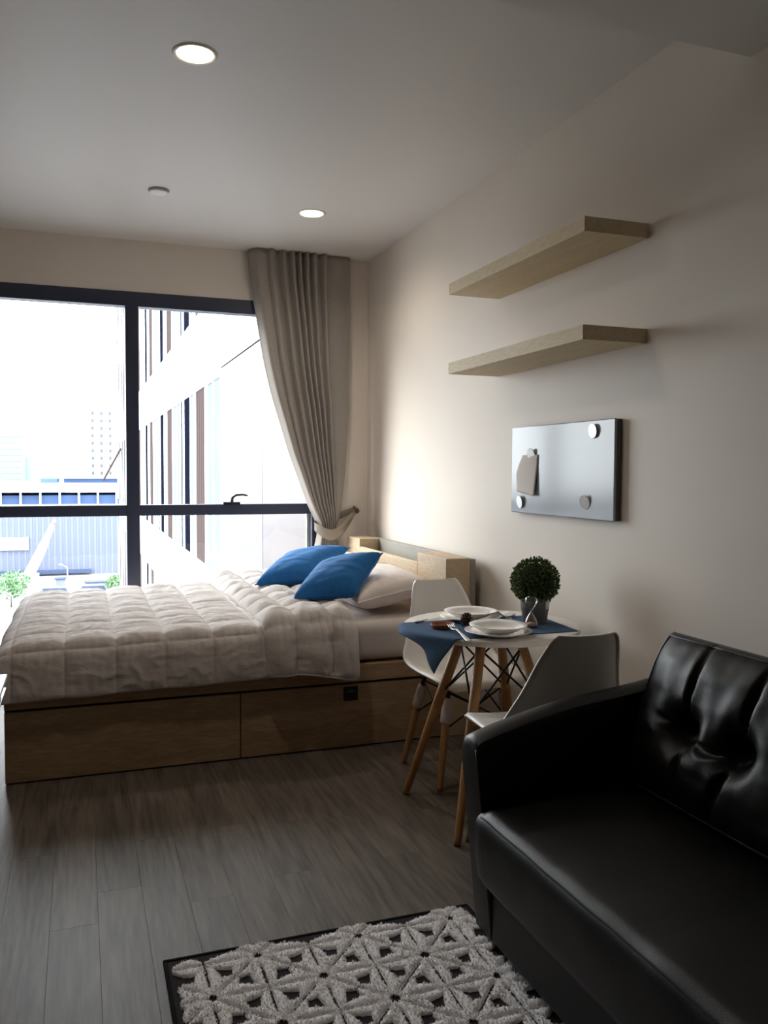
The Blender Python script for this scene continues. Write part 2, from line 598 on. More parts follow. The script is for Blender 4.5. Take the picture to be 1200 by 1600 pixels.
# fabric tie: a band round the bundle up to the hook
tie_path = [(1.475, 5.452, 0.930), (1.470, 5.390, 0.925), (1.500, 5.345, 0.900), (1.555, 5.325, 0.880), (1.620, 5.335, 0.905),
            (1.680, 5.375, 0.960), (1.730, 5.430, 1.000), (1.762, 5.468, 1.022)]
tie_half = [0.024, 0.028, 0.034, 0.036, 0.034, 0.030, 0.027, 0.022]


def catmull(P, t):
    n = len(P) - 1
    x = min(t * n, n - 1e-6)
    i = int(x); f = x - i
    g = lambda k: Vector(P[max(0, min(n, k))])
    a, b, c, d = g(i - 1), g(i), g(i + 1), g(i + 2)
    return 0.5 * ((2 * b) + (c - a) * f + (2 * a - 5 * b + 4 * c - d) * f * f + (3 * b - a - 3 * c + d) * f ** 3)


def tie_pt(s, t):
    p = catmull(tie_path, s)
    h = interp([(i / 7, v) for i, v in enumerate(tie_half)], s)
    k = 2 * t - 1
    return (p.x + 0.006 * math.sin(k * 5 + s * 9) * (s > 0.5), p.y - 0.010 * (1 - k * k) + 0.006 * math.sin(6 * k) * smoothst(0.4, 1, s), p.z + k * h)


MB().grid(tie_pt, 60, 10).build('tieback', M_band, cur, smooth=True, solid=0.004)
tb2 = [(1.475, 5.455, 0.94), (1.55, 5.492, 0.95), (1.64, 5.500, 0.985), (1.74, 5.490, 1.03), (1.764, 5.474, 1.035)]
MB().grid(lambda s, t: tuple(catmull(tb2, s) + Vector((0, 0, (2 * t - 1) * lerp(0.028, 0.018, s)))), 30, 4).build('tieback', M_band, cur, smooth=True, solid=0.004)
hk = thing('curtain_hook', 'small metal tieback hook on the wall beside the curtain', 'hook', (1.79, YW, 1.03))
MB().lathe([(0.0005, 0), (0.020, 0), (0.020, 0.006), (0.010, 0.010), (0.0005, 0.010)], (0, 0, 0), 20).build('wall_plate', M_hook, hk, smooth=True, local=True).rotation_euler = (PI / 2, 0, 0)
MB().tube([(1.79, 5.512, 1.03), (1.79, 5.46, 1.03), (1.782, 5.445, 1.032), (1.768, 5.440, 1.04), (1.755, 5.446, 1.05)], [0.006, 0.006, 0.006, 0.006, 0.005], 10).build('hook_arm', M_hook, hk, smooth=True)
MB().lathe([(0.0005, -0.012), (0.009, -0.008), (0.012, 0), (0.009, 0.008), (0.0005, 0.012)], (1.752, 5.447, 1.056), 14).build('finial', M_hook, hk, smooth=True)

# ------------------------------------------------------------------ bed
BX0, BX1, BY0, BY1 = -0.305, 1.67, 3.73, 5.34
bed = thing('bed_frame', 'light oak storage bed with drawers and boxed headboard', 'bed', ((BX0 + BX1) / 2, (BY0 + BY1) / 2, 0))
MB().box(BX0, BX1, BY0 - 0.006, BY0 + 0.02, 0.312, 0.392).build('side_rail', M_wood, bed, bevel=0.003)
MB().box(BX0, BX1, BY1 - 0.02, BY1, 0.02, 0.392).build('side_rail', M_wood, bed, bevel=0.003)
MB().box(BX0, BX0 + 0.022, BY0 + 0.02, BY1 - 0.02, 0.004, 0.392).build('foot_panel', M_darkboard, bed, bevel=0.002)
MB().box(BX0 + 0.03, BX1 - 0.01, BY0 + 0.03, BY1 - 0.03, 0.004, 0.33).build('base_box', M_darkboard, bed)
MB().box(BX0 + 0.022, BX1, BY0 + 0.02, BY1 - 0.02, 0.335, 0.385).build('slat_deck', M_wood, bed)
d1 = MB().box(BX0, 0.6645, BY0, BY0 + 0.02, 0.006, 0.300).build('drawer_front', M_wood, bed, bevel=0.0025)
d2 = MB().box(0.6685, BX1, BY0, BY0 + 0.02, 0.006, 0.300).build('drawer_front', M_wood, bed, bevel=0.0025)
# small dark plate with two lines of lettering on the right drawer
pl = MB().box(1.150, 1.220, BY0 - 0.003, BY0 + 0.001, 0.223, 0.290).build('label_plate', mat('label_black', (18, 17, 18), 0.6, vary=0.05), d2, bevel=0.001)
for _z, _w in ((0.2715, 0.020), (0.2640, 0.044)):
    MB().box(1.185 - _w / 2, 1.185 + _w / 2, BY0 - 0.0036, BY0 - 0.0028, _z, _z + 0.0028).build('print', mat('print_grey', (120, 112, 108), 0.7, vary=0.05), pl)
pl['label'] = 'black square maker label with two small pale lines'
# headboard
hb_near = MB().box(1.67, 1.80, 3.73, 4.10, 0.0, 0.877).build('headboard_box', M_woodv, bed, bevel=0.003)
hb_far = MB().box(1.67, 1.80, 5.078, 5.345, 0.0, 0.872).build('headboard_box', M_woodv, bed, bevel=0.003)
MB().box(1.67, 1.692, 4.102, 5.076, 0.30, 0.823).build('front_panel', M_woodv, bed, bevel=0.003)
MB().box(1.692, 1.80, 4.102, 5.076, 0.60, 0.62).build('shelf_bottom', M_woodv, bed)
MB().box(1.802, 1.832, 3.735, 5.345, 0.0, 0.871).build('back_panel', M_grey_panel, bed, bevel=0.002)

# mattress with fitted sheet
matt = thing('mattress', 'thick mattress in a beige fitted sheet on the oak bed', 'mattress', (0.69, 4.53, 0.39))


def rounded_block(x0, x1, y0, y1, z0, z1, r, n=6, wob=0.0, nu=40, nv=28):
    mb = MB()
    cx, cy, cz = (x0 + x1) / 2, (y0 + y1) / 2, (z0 + z1) / 2
    hx, hy, hz = (x1 - x0) / 2, (y1 - y0) / 2, (z1 - z0) / 2
    def put(q):
        q = Vector(q)
        core = Vector((max(-hx + r, min(hx - r, q.x)), max(-hy + r, min(hy - r, q.y)), max(-hz + r, min(hz - r, q.z))))
        d = q - core
        if d.length > 1e-9:
            q = core + d.normalized() * r
        if wob:
            q += Vector((1, 1, 1)) * 0 + d.normalized() * (wob * nz((q.x + cx) * 5, (q.y + cy) * 5, (q.z + cz) * 9)) if d.length > 1e-9 else Vector((0, 0, 0))
        return (q.x + cx, q.y + cy, q.z + cz)
    def ladder(h, k):
        out = [-h]
        for i in range(1, n):
            out.append(-h + r * (1 - math.cos(PI / 2 * i / n)) * 1.0)
        m = [lerp(-h + r, h - r, i / k) for i in range(k + 1)]
        out += m
        for i in range(n - 1, 0, -1):
            out.append(h - r * (1 - math.cos(PI / 2 * i / n)))
        out.append(h)
        return out
    lx, ly, lz = ladder(hx, nu), ladder(hy, nv), ladder(hz, 6)
    def face(fn, A, B):
        nA, nB = len(A), len(B)
        vs = [put(fn(a, b)) for a in A for b in B]
        fs = [(i * nB + j, (i + 1) * nB + j, (i + 1) * nB + j + 1, i * nB + j + 1) for i in range(nA - 1) for j in range(nB - 1)]
        mb.add(vs, fs)
    face(lambda a, b: (a, b, hz), lx, ly); face(lambda a, b: (a, b, -hz), lx, ly)
    face(lambda a, b: (a, hy, b), lx, lz); face(lambda a, b: (a, -hy, b), lx, lz)
    face(lambda a, b: (hx, a, b), ly, lz); face(lambda a, b: (-hx, a, b), ly, lz)
    return mb


_mb = rounded_block(-0.265, 1.662, 3.762, 5.305, 0.392, 0.562, 0.05, wob=0.004)
for _v in _mb.v:
    _v.z += 0.022 * (_v.x - 0.3) * smoothst(0.42, 0.54, _v.z)
_mb.build('sheet', M_sheet, matt, smooth=True, weld=True)

# duvet: a quilted cloth draped over the mattress box
duv = thing('duvet', 'beige quilted duvet spread over the bed', 'duvet', (0.4, 4.5, 0.6))
DX0, DY0, DY1, DZ, DR = -0.255, 3.770, 5.270, 0.576, 0.060


def drape(a, b, off):
    """cloth coordinates a (along bed), b (across) -> point; beyond the edges the cloth hangs"""
    dx, dyn, dyf = max(0, DX0 - a), max(0, DY0 - b), max(0, b - DY1)
    def roll(d):
        q = DR * PI / 2
        if d < q:
            an = d / DR
            return DR * math.sin(an), DR * (1 - math.cos(an))
        return DR + 0.02 * (1 - math.exp(-(d - q) * 6)), DR + (d - q)
    ox, zx = roll(dx); on, zn = roll(dyn); of, zf = roll(dyf)
    zd = (zx ** 4 + max(zn, zf) ** 4) ** 0.25
    x = a if dx == 0 else DX0 - ox
    y = b
    if dyn: y = DY0 - on
    if dyf: y = DY1 + of
    # normal of the rounded box, for the offset
    def nrm(d):
        an = min(d / DR, PI / 2)
        return math.sin(an), math.cos(an)
    sx, cx = nrm(dx); sn, cn = nrm(dyn); sf, cf = nrm(dyf)
    n = Vector((-sx, -sn + sf, min(cx, cn, cf) + 1e-3)).normalized()
    return Vector((x, y, DZ + 0.022 * (x - 0.3) - zd)) + n * off


QX, QY = 0.2045, 0.205


def quilt(a, b, amp, px=0.0, py=0.0):
    """stitched squares: flat puffs with a narrow sewn valley, plus gathered creases that run into the seams"""
    fa = ((a - px) / QX) % 1.0; fb = ((b - py) / QY) % 1.0
    da = min(fa, 1 - fa) * QX; db = min(fb, 1 - fb) * QY
    w = (1 - math.exp(-da / 0.016)) * (1 - math.exp(-db / 0.016))
    dome = math.sin(PI * fa) * math.sin(PI * fb)
    near = math.exp(-min(da, db) / 0.035)
    gather = 0.0045 * near * (nz(a * 46, b * 4, 1.0) if db < da else nz(a * 4, b * 46, 2.0))
    cre = 0.0085 * abs(nz(a * 9 + 3 * nz(a * 3, b * 3), b * 15, 3.1)) ** 0.6 - 0.003
    broad = 0.009 * nz(a * 3.2, b * 3.2, 1.2)
    gather += 0.0022 * nz(a * 38 + 2 * nz(b * 6, 1), b * 14, 8.0) * w
    return amp * (0.62 * w + 0.38 * dome) + gather - cre * w + broad


DA0, DA1 = DX0 - 0.25, 1.19
DB0, DB1 = DY0 - 0.248, DY1 + 0.24
MB().grid(lambda s, t: tuple(drape(lerp(DA0, DA1, s), lerp(DB0, DB1, t) - 0.012 * nz(lerp(DA0, DA1, s) * 3, 2, 2) * (1 - t) + 0.0,
                                   0.006 + quilt(lerp(DA0, DA1, s), lerp(DB0, DB1, t), 0.020, -0.275, DY0 - 0.055))),
          300, 330).build('quilted_cover', M_duvet, duv, smooth=True, solid=0.010)
# head end folded back over itself
FA0, FA1 = 0.775, 1.205


def fold_pt(s, t):
    b = lerp(DY0 - 0.232, DY1 + 0.16, t)
    side = 2 * s - 1
    prof = max(0.0, 1 - abs(side) ** 5) ** 0.5
    a = lerp(FA0, FA1, s) + 0.014 * nz(b * 2.5, 4.0) + 0.02 * smoothst(4.0, 5.0, b) * (-1 if s < 0.5 else 0.3)
    fa = ((a - 0.735) / 0.17) % 1.0; fb = ((b - DY0 + 0.050) / QY) % 1.0
    da = min(fa, 1 - fa) * 0.17; db = min(fb, 1 - fb) * QY
    w = (1 - math.exp(-da / 0.018)) * (1 - math.exp(-db / 0.018))
    near = math.exp(-min(da, db) / 0.04)
    thick = 0.010 + 0.042 * prof + 0.032 * w * prof * (0.55 + 0.45 * math.sin(PI * fa) * math.sin(PI * fb))
    thick += 0.008 * near * prof * (nz(a * 50, b * 5, 1.0) if db < da else nz(a * 5, b * 50, 2.0))
    thick += prof * (0.008 * nz(a * 20 + 2 * nz(a * 4, b * 4), b * 6, 9.0) + 0.006 * nz(a * 7, b * 17, 2.0))
    p = drape(a, b, thick)
    if b < DY0 - 0.1:
        p.z -= 0.050 * smoothst(0.3, 1.0, s) * (1 - smoothst(DY0 - 0.24, DY0 - 0.1, b))
    return tuple(p)


MB().grid(fold_pt, 100, 260).build('folded_end', M_duvet, duv, smooth=True, solid=0.016)
# piping along the folded end's lower hem
pip = []
for i in range(31):
    p = Vector(fold_pt(i / 30, 0.0)); pip.append((p.x, p.y - 0.004, p.z - 0.002))
MB().tube(pip, 0.0065, 8).build('piping', M_duvet, duv, smooth=True)


# ------------------------------------------------------------------ pillows (corner quads with a stuffed bulge)
def pillow(name, label, cat, A, B, C, D, thick, material, group, seed=0, sag=0.10, n=36, pinch=0.10, wr=0.006, back=1.0):
    """corners in order round the pillow; bulges to both sides of the bilinear patch"""
    A, B, C, D = map(Vector, (A, B, C, D))
    cen = (A + B + C + D) / 4
    t = thing(name, label, cat, tuple(cen), 0, group)
    nrm = ((B - A) + (C - D)).cross((D - A) + (C - B)).normalized()
    mb = MB()
    def pt(u, v, sg):
        # pull edges in between the corners
        x, y = 2 * u - 1, 2 * v - 1
        ux = x * (1 - pinch * (1 - y * y))
        vy = y * (1 - pinch * (1 - x * x))
        u2, v2 = (ux + 1) / 2, (vy + 1) / 2
        p = A * (1 - u2) * (1 - v2) + B * u2 * (1 - v2) + C * u2 * v2 + D * (1 - u2) * v2
        e = max(0.0, (1 - x ** 4) * (1 - y ** 4)) ** 0.5
        e2 = max(0.0, (1 - x * x) * (1 - y * y)) ** 0.42
        h = thick * (0.35 * e + 0.65 * e2) * (back if sg < 0 else 1.0)
        rim = (1 - e2)
        wrk = wr * nz(x * 2.2 + seed, y * 7 + seed, sg) * (1 - 0.6 * abs(x)) + wr * 0.8 * nz(x * 8 + seed, y * 2.5, sg + 5) * rim
        return tuple(p + nrm * sg * (h + wrk * (e2 > 0)))
    for sg in (1, -1):
        mb.grid(lambda u, v: pt(u, v, sg), n, n)
    mb.build('cover', material, t, smooth=True, weld=True)
    seam = []
    for i in range(4 * n + 1):
        q = i % (4 * n)
        s, f = divmod(q, n)
        f /= n
        uv = [(f, 0), (1, f), (1 - f, 1), (0, 1 - f)][s]
        seam.append(pt(uv[0], uv[1], 1))
    MB().tube(seam, 0.0032, 6, cap=False).build('seam', material, t, smooth=True)
    return t


pillow('pillow', 'beige sleeping pillow nearest the white chair, under the nearer blue cushion', 'pillow',
       (1.26, 3.845, 0.665), (1.26, 4.44, 0.665), (1.635, 4.46, 0.745), (1.645, 3.85, 0.735), 0.092, M_pillow, 'beige sleeping pillows', 2, pinch=0.05)
pillow('pillow', 'beige sleeping pillow on the window side, mostly behind the farther blue cushion', 'pillow',
       (1.26, 4.58, 0.665), (1.26, 5.18, 0.665), (1.62, 5.18, 0.745), (1.62, 4.58, 0.745), 0.095, M_pillow, 'beige sleeping pillows', 9, pinch=0.05)
pillow('cushion', 'nearer blue linen cushion, in front, its tip pointing at the chair', 'cushion',
       (0.965, 3.98, 0.674), (1.25, 3.86, 0.70), (1.435, 3.99, 0.888), (1.20, 4.30, 0.80), 0.085, M_blue, 'blue linen cushions', 4, pinch=0.10, back=0.8)
pillow('cushion', 'farther blue linen cushion, in front of the curtain and window', 'cushion',
       (0.90, 4.58, 0.672), (1.20, 4.46, 0.705), (1.455, 4.60, 0.862), (1.17, 4.92, 0.79), 0.085, M_blue, 'blue linen cushions', 6, pinch=0.10, back=0.8)

# ------------------------------------------------------------------ wall shelves
for z0, z1, lab in ((2.115, 2.166, 'upper pale wooden floating shelf on the right wall'),
                    (1.752, 1.803, 'lower pale wooden floating shelf above the magnet board')):
    sh = thing('floating_shelf', lab, 'shelf', (XR, 3.035, z0), 0, 'floating wall shelves')
    MB().box(1.61, XR, 2.48, 3.59, z0, z1).build('board', M_shelf, sh, bevel=0.0015)

# ------------------------------------------------------------------ magnet board, magnets and note
bd = thing('magnet_board', 'glossy pale metal magnet board on the right wall', 'magnet board', (XR, 3.0, 1.31))
MB().box(1.846, XR, 2.612, 3.389, 1.122, 1.498).build('back_frame', M_boardside, bd, bevel=0.003)
MB().box(1.838, 1.848, 2.610, 3.391, 1.120, 1.500).build('face', M_board, bd, bevel=0.004, seg=3)


def magnet(y, z, tilt, turn, label):
    t = thing('magnet', label, 'magnet', (1.838, y, z), 0, 'round board magnets')
    R = Matrix.Rotation(turn, 4, 'X') @ Matrix.Rotation(tilt, 4, 'Y')
    body = MB()
    pr = [(0.0005, 0.0), (0.014, 0.0), (0.014, 0.004), (0.0272, 0.006), (0.0285, 0.0075), (0.0275, 0.0095), (0.0005, 0.0097)]
    vs = []
    n = 32
    for r, h in pr:
        for j in range(n):
            an = 2 * PI * j / n
            vs.append(R @ Vector((-h, r * math.cos(an), r * math.sin(an))))
    fs = [(i * n + j, i * n + (j + 1) % n, (i + 1) * n + (j + 1) % n, (i + 1) * n + j) for i in range(len(pr) - 1) for j in range(n)]
    body.add(vs, fs)
    body.build('disc', M_chrome, t, local=True)
    return t


magnet(2.742, 1.459, -0.10, 0.2, 'round magnet alone in the board\'s upper right corner')
magnet(3.205, 1.378, -0.28, -0.4, 'round magnet holding the paper note at its top')
magnet(3.300, 1.170, -0.15, 0.5, 'round magnet just below the paper note')
magnet(2.790, 1.187, -0.25, -0.7, 'round magnet alone at the board\'s lower right')


def note_pt(s, t):
    y = lerp(3.335, 3.165, s) - 0.012 * (1 - t) * s
    z = lerp(1.375, 1.215, t) - 0.018 * s * t + (0.0 if t > 0.1 else 0.0)
    if t < 0.5:
        y -= (0.5 - t) * 0.05 * (1 - s) * 2
    x = 1.835 - 0.004 * math.sin(PI * s) - 0.010 * max(0, (t - 0.25)) * (0.4 + s) - 0.004 * math.sin(t * 4) * (1 - s)
    return (x, y, z)


tag(MB().grid(note_pt, 12, 14).build('paper_note', M_paper, None, smooth=True, solid=0.0006),
    'curling blank paper note pinned under a magnet on the board', 'paper note')

# ------------------------------------------------------------------ dining table
TX, TY, TZ = 1.47, 2.86, 0.72
tab = thing('dining_table', 'small round white table on splayed wooden legs with black rods', 'table', (TX, TY, 0))
MB().lathe([(0.0005, 0.695), (0.318, 0.695), (0.330, 0.700), (0.335, 0.708), (0.3345, 0.716), (0.331, 0.72), (0.0005, 0.72)], (TX, TY, 0), 72).build('tabletop', M_table, tab, smooth=False, bevel=0.0).data.polygons.foreach_set('use_smooth', [False] * (72 * 6))
for i in (-1, 1):
    for j in (-1, 1):
        top = Vector((TX + i * 0.085, TY + j * 0.085, 0.655)); bot = Vector((TX + i * 0.25, TY + j * 0.25, 0.0))
        lg = MB().tube([bot, lerp(bot, top, 0.03), lerp(bot, top, 0.6), top], [0.0125, 0.014, 0.0205, 0.019], 14).build('leg', M_legwood, tab, smooth=True)
        MB().tube([lerp(bot, top, 0.985), Vector((TX + i * 0.078, TY + j * 0.078, 0.695))], [0.0145, 0.0145], 10).build('bracket', M_black, lg, smooth=True)
# crossing rods between neighbouring legs, with bolts
cor = [(-1, -1), (1, -1), (1, 1), (-1, 1)]
def legpt(c, z):
    f = lerp(0.25, 0.085, z / 0.655)
    return Vector((TX + c[0] * f, TY + c[1] * f, z))
for k in range(4):
    a, b = cor[k], cor[(k + 1) % 4]
    MB().tube([legpt(a, 0.645), legpt(b, 0.43)], 0.0042, 8).build('rod', M_black, tab, smooth=True)
    MB().tube([legpt(b, 0.645), legpt(a, 0.43)], 0.0042, 8).build('rod', M_black, tab, smooth=True)
for c in cor:
    q = legpt(c, 0.662)
    MB().lathe([(0.0005, -0.012), (0.010, -0.009), (0.013, 0), (0.010, 0.009), (0.0005, 0.012)], tuple(q + Vector((c[0] * 0.02, c[1] * 0.02, 0))), 12).build('bolt', M_cone, tab, smooth=True)

# runner across the table
RZ = TZ + 0.0015


def runner_pt(s, t):
    fx = lerp(1.098, 1.722, s)
    y = lerp(2.626, 2.985, t)
    fx += 0.03 * (t - 0.5) * (s > 0.5) * (s - 0.5) * 2
    dy = y - TY
    xe = TX - math.sqrt(max(1e-6, 0.336 ** 2 - dy * dy))
    d = max(0.0, xe - fx)
    z = RZ + 0.0012 * nz(fx * 14, y * 14) ** 2
    x = fx
    if d > 0:
        r = 0.018
        if d < r * PI / 2:
            x = xe - r * math.sin(d / r); z = RZ - r * (1 - math.cos(d / r))
        else:
            h = d - r * PI / 2
            x = xe - r - (0.10 + 0.40 * (1 - t)) * h; z = RZ - r - h
        fr = smoothst(0.0, 0.10, d)
        y += fr * (0.016 * math.sin(t * 7.5 + 0.6)) + 0.10 * fr * d * (1 - t)
        x -= fr * 0.016 * math.cos(t * 9.0)
        z += fr * 0.012 * t
    return (x, y, z)


tag(MB().grid(runner_pt, 90, 44).build('table_runner', M_runner, None, smooth=True, solid=0.0015),
    'blue cloth runner lying across the white table, hanging off its left edge', 'table runner')


# crockery
def plate(x, y, label):
    t = thing('dinner_plate', label, 'plate', (x, y, RZ + 0.001), 0, 'white dinner plates')
    MB().lathe([(0.0005, 0.004), (0.070, 0.004), (0.080, 0.006), (0.119, 0.0155), (0.1205, 0.017), (0.119, 0.0175), (0.080, 0.010), (0.070, 0.0075), (0.0005, 0.0075)], (0, 0, 0), 64).build('dish', M_china, t, smooth=True, local=True)
    MB().lathe([(0.062, 0.005), (0.061, 0.0), (0.066, 0.0), (0.068, 0.005)], (0, 0, 0), 48).build('foot_ring', M_china, t, smooth=True, local=True)


def bowl(x, y, label):
    t = thing('soup_plate', label, 'bowl', (x, y, RZ + 0.0095), 0, 'white soup plates')
    MB().lathe([(0.0005, 0.003), (0.054, 0.003), (0.070, 0.008), (0.086, 0.018), (0.1025, 0.0265), (0.104, 0.0280), (0.1025, 0.0288), (0.085, 0.0212), (0.068, 0.0115), (0.052, 0.0065), (0.0005, 0.0065)], (0, 0, 0), 64).build('dish', M_china, t, smooth=True, local=True)
    MB().lathe([(0.036, 0.004), (0.035, 0.0), (0.039, 0.0), (0.041, 0.004)], (0, 0, 0), 48).build('foot_ring', M_china, t, smooth=True, local=True)


P1, P2 = (1.395, 2.658), (1.434, 2.965)
plate(*P1, 'white dinner plate at the front of the table, nearest the grey-backed chair')
plate(*P2, 'white dinner plate at the back of the table, by the pine cone and napkin')
bowl(*P1, 'white soup plate stacked on the front dinner plate')
bowl(*P2, 'white soup plate stacked on the back dinner plate')


def fork(tip, end, label, z_tip, z_end):
    tip = Vector((*tip, z_tip)); end = Vector((*end, z_end))
    t = thing('fork', label, 'fork', tuple(end), 0, 'dinner forks')
    ax = (tip - end); L = ax.length; ax.normalize()
    sd = ax.cross(Vector((0, 0, 1))).normalized(); up = sd.cross(ax)
    fr = lambda l, w, h: end + ax * l + sd * w + up * h
    def hpt(s, k):
        l = s * L * 0.80
        wd = interp([(0, 0.0075), (0.15, 0.0085), (0.5, 0.0045), (0.75, 0.0035), (0.86, 0.008), (1.0, 0.0125)], s)
        hh = interp([(0, 0.0), (0.5, 0.004), (0.75, 0.006), (0.9, 0.002), (1, 0.0)], s)
        return fr(l, wd * (2 * k - 1), hh - 0.001 * (1 - (2 * k - 1) ** 2))
    MB().grid(lambda s, k: tuple(hpt(s, k)), 30, 4).build('handle', M_steel, t, smooth=True, solid=0.002)
    for q in range(4):
        w = lerp(-0.0105, 0.0105, q / 3)
        MB().tube([fr(L * 0.79, w, 0), fr(L * 0.90, w, 0.0015), fr(L, w * 0.95, 0.005)], [0.0018, 0.0016, 0.0009], 6).build('tine', M_steel, t, smooth=True)


fork((1.258, 2.770), (1.240, 2.572), 'steel fork at the table\'s front left, tines on the brown saucer', RZ + 0.021, RZ + 0.003)
fork((1.580, 2.925), (1.505, 2.765), 'steel fork at the back right, tines showing behind the front plate', RZ + 0.004, RZ + 0.002)


def knife(a, b, label):
    a, b = Vector(a), Vector(b)
    t = thing('table_knife', label, 'knife', tuple(a), 0, 'table knives')
    ax = (b - a); L = ax.length; ax.normalize(); sd = ax.cross(Vector((0, 0, 1))).normalized()
    MB().tube([a, lerp(a, b, 0.1), lerp(a, b, 0.45)], [0.004, 0.0055, 0.004], 8, flat=0.7).build('handle', M_steel, t, smooth=True)
    ou = [(0.44 * L, -0.004), (0.95 * L, -0.007), (L, -0.001), (0.97 * L, 0.005), (0.44 * L, 0.005)]
    MB().prism(ou, -0.0008, 0.0008, lambda u, v, d: a + ax * u + sd * v + Vector((0, 0, d))).build('blade', M_steel, t)


knife((1.195, 2.955, RZ + 0.005), (1.345, 3.045, RZ + 0.004), 'steel knife at the back left of the table beside the back plate')
knife((1.508, 2.625, RZ + 0.006), (1.545, 2.735, RZ + 0.003), 'steel knife at the right of the front plate, by the hourglass')


def napkin_pt(s, t):
    x = lerp(1.505, 1.628, s); y = lerp(2.945, 3.02, t) + 0.02 * (s - 0.5)
    base = RZ + 0.005
    dd = math.hypot(x - P2[0], y - P2[1])
    on = 1 - smoothst(0.105, 0.150, dd)
    z = base + 0.019 * on + 0.010 * abs(math.sin(s * PI * 1.5)) * (0.4 + 0.6 * (1 - abs(2 * t - 1))) + 0.003 * nz(x * 40, y * 40)
    return (x, y, z)


tag(MB().grid(napkin_pt, 26, 14).build('napkin', M_napkin, None, smooth=True, solid=0.004),
    'crumpled white napkin beside the back plate', 'napkin')

dsh = thing('saucer', 'small brown terracotta saucer at the left of the table on the blue runner', 'saucer', (1.255, 2.83, RZ + 0.001))
MB().lathe([(0.0005, 0.0), (0.036, 0.0), (0.043, 0.006), (0.046, 0.017), (0.0445, 0.0185), (0.042, 0.017), (0.038, 0.008), (0.0005, 0.006)], (0, 0, 0), 40).build('bowl', M_terra, dsh, smooth=True, local=True)

# pine cone: spiral scales on a core
pc = thing('pine_cone', 'dark brown open pine cone between the two plates', 'pine cone', (1.350, 2.822, RZ + 0.001))
MB().lathe([(0.0005, 0.004), (0.014, 0.008), (0.016, 0.022), (0.010, 0.038), (0.0005, 0.046)], (0, 0, 0), 14).build('core', M_cone, pc, smooth=True, local=True)
sm = None
for k in range(46):
    an = k * 2.39996
    h = 0.005 + 0.042 * k / 46
    if sm is None:
        m_ = MB()
        m_.add([(0, -0.003, 0), (0, 0.003, 0), (0.013, -0.0065, 0.002), (0.013, 0.0065, 0.002), (0.020, 0, 0.006),
                (0, 0, -0.003), (0.013, 0, -0.003)],
               [(0, 2, 3, 1), (2, 4, 3), (0, 5, 6, 2), (1, 3, 6, 5), (2, 6, 4), (3, 4, 6), (0, 1, 5)])
        o = m_.build('scale', M_cone, pc, local=True); sm = o.data
    else:
        o = bpy.data.objects.new('scale', sm); COL.objects.link(o); o.parent = pc
    sz = 1.05 * math.sin(PI * (0.22 + 0.72 * k / 46)) ** 0.7
    o.location = (0.008 * math.cos(an), 0.008 * math.sin(an), h)
    o.rotation_euler = (0, lerp(0.25, -1.15, k / 46), an)
    o.scale = (sz, sz, sz)

# hourglass
hg = thing('hourglass', 'small clear glass hourglass with pale pink sand in front of the pot', 'hourglass', (1.578, 2.745, RZ + 0.0012))
pr = [(0.0005, 0.0), (0.020, 0.0), (0.0245, 0.006), (0.0245, 0.014), (0.019, 0.030), (0.010, 0.046), (0.0035, 0.056), (0.003, 0.060), (0.0035, 0.064), (0.010, 0.072),
      (0.019, 0.086), (0.0240, 0.099), (0.0225, 0.109), (0.016, 0.116), (0.0005, 0.119)]
gm = glass_mat('hourglass_glass', (0.95, 0.95, 0.95), 0.08, 2.2)
MB().lathe(pr, (0, 0, 0), 36).build('glass_body', gm, hg, smooth=True, local=True)
MB().lathe([(0.0005, 0.0015), (0.0185, 0.0015), (0.0225, 0.006), (0.0225, 0.012), (0.012, 0.017), (0.0005, 0.019)], (0, 0, 0), 30).build('sand', M_sand, hg, smooth=True, local=True)

# potted box ball
PX, PY = 1.645, 2.835
pp = thing('potted_plant', 'round clipped boxwood ball in a grey pot on the table', 'plant', (PX, PY, RZ + 0.001))
MB().lathe([(0.0005, 0.0), (0.045, 0.0), (0.047, 0.003), (0.051, 0.045), (0.0535, 0.047), (0.0575, 0.098), (0.056, 0.100), (0.053, 0.098), (0.050, 0.085), (0.0005, 0.083)], (0, 0, 0), 48).build('pot', M_pot, pp, smooth=True, local=True)
tgm = MB().grid(lambda s, t: (0.0583 * math.cos(-1.35 + 0.42 * s), 0.0583 * math.sin(-1.35 + 0.42 * s), lerp(0.056, 0.092, t)), 6, 2)
tg = tgm.build('paper_tag', M_tagw, pp, smooth=True, solid=0.001, local=True); tg['label'] = 'small white paper tag on the pot'
MB().tube([(0, 0, 0.08), (0.002, 0, 0.13)], 0.006, 8).build('stem', M_stem, pp, smooth=True, local=True)
lf = MB()
BC, BR = Vector((0, 0, 0.158)), 0.089
MBc = MB()
ico = []
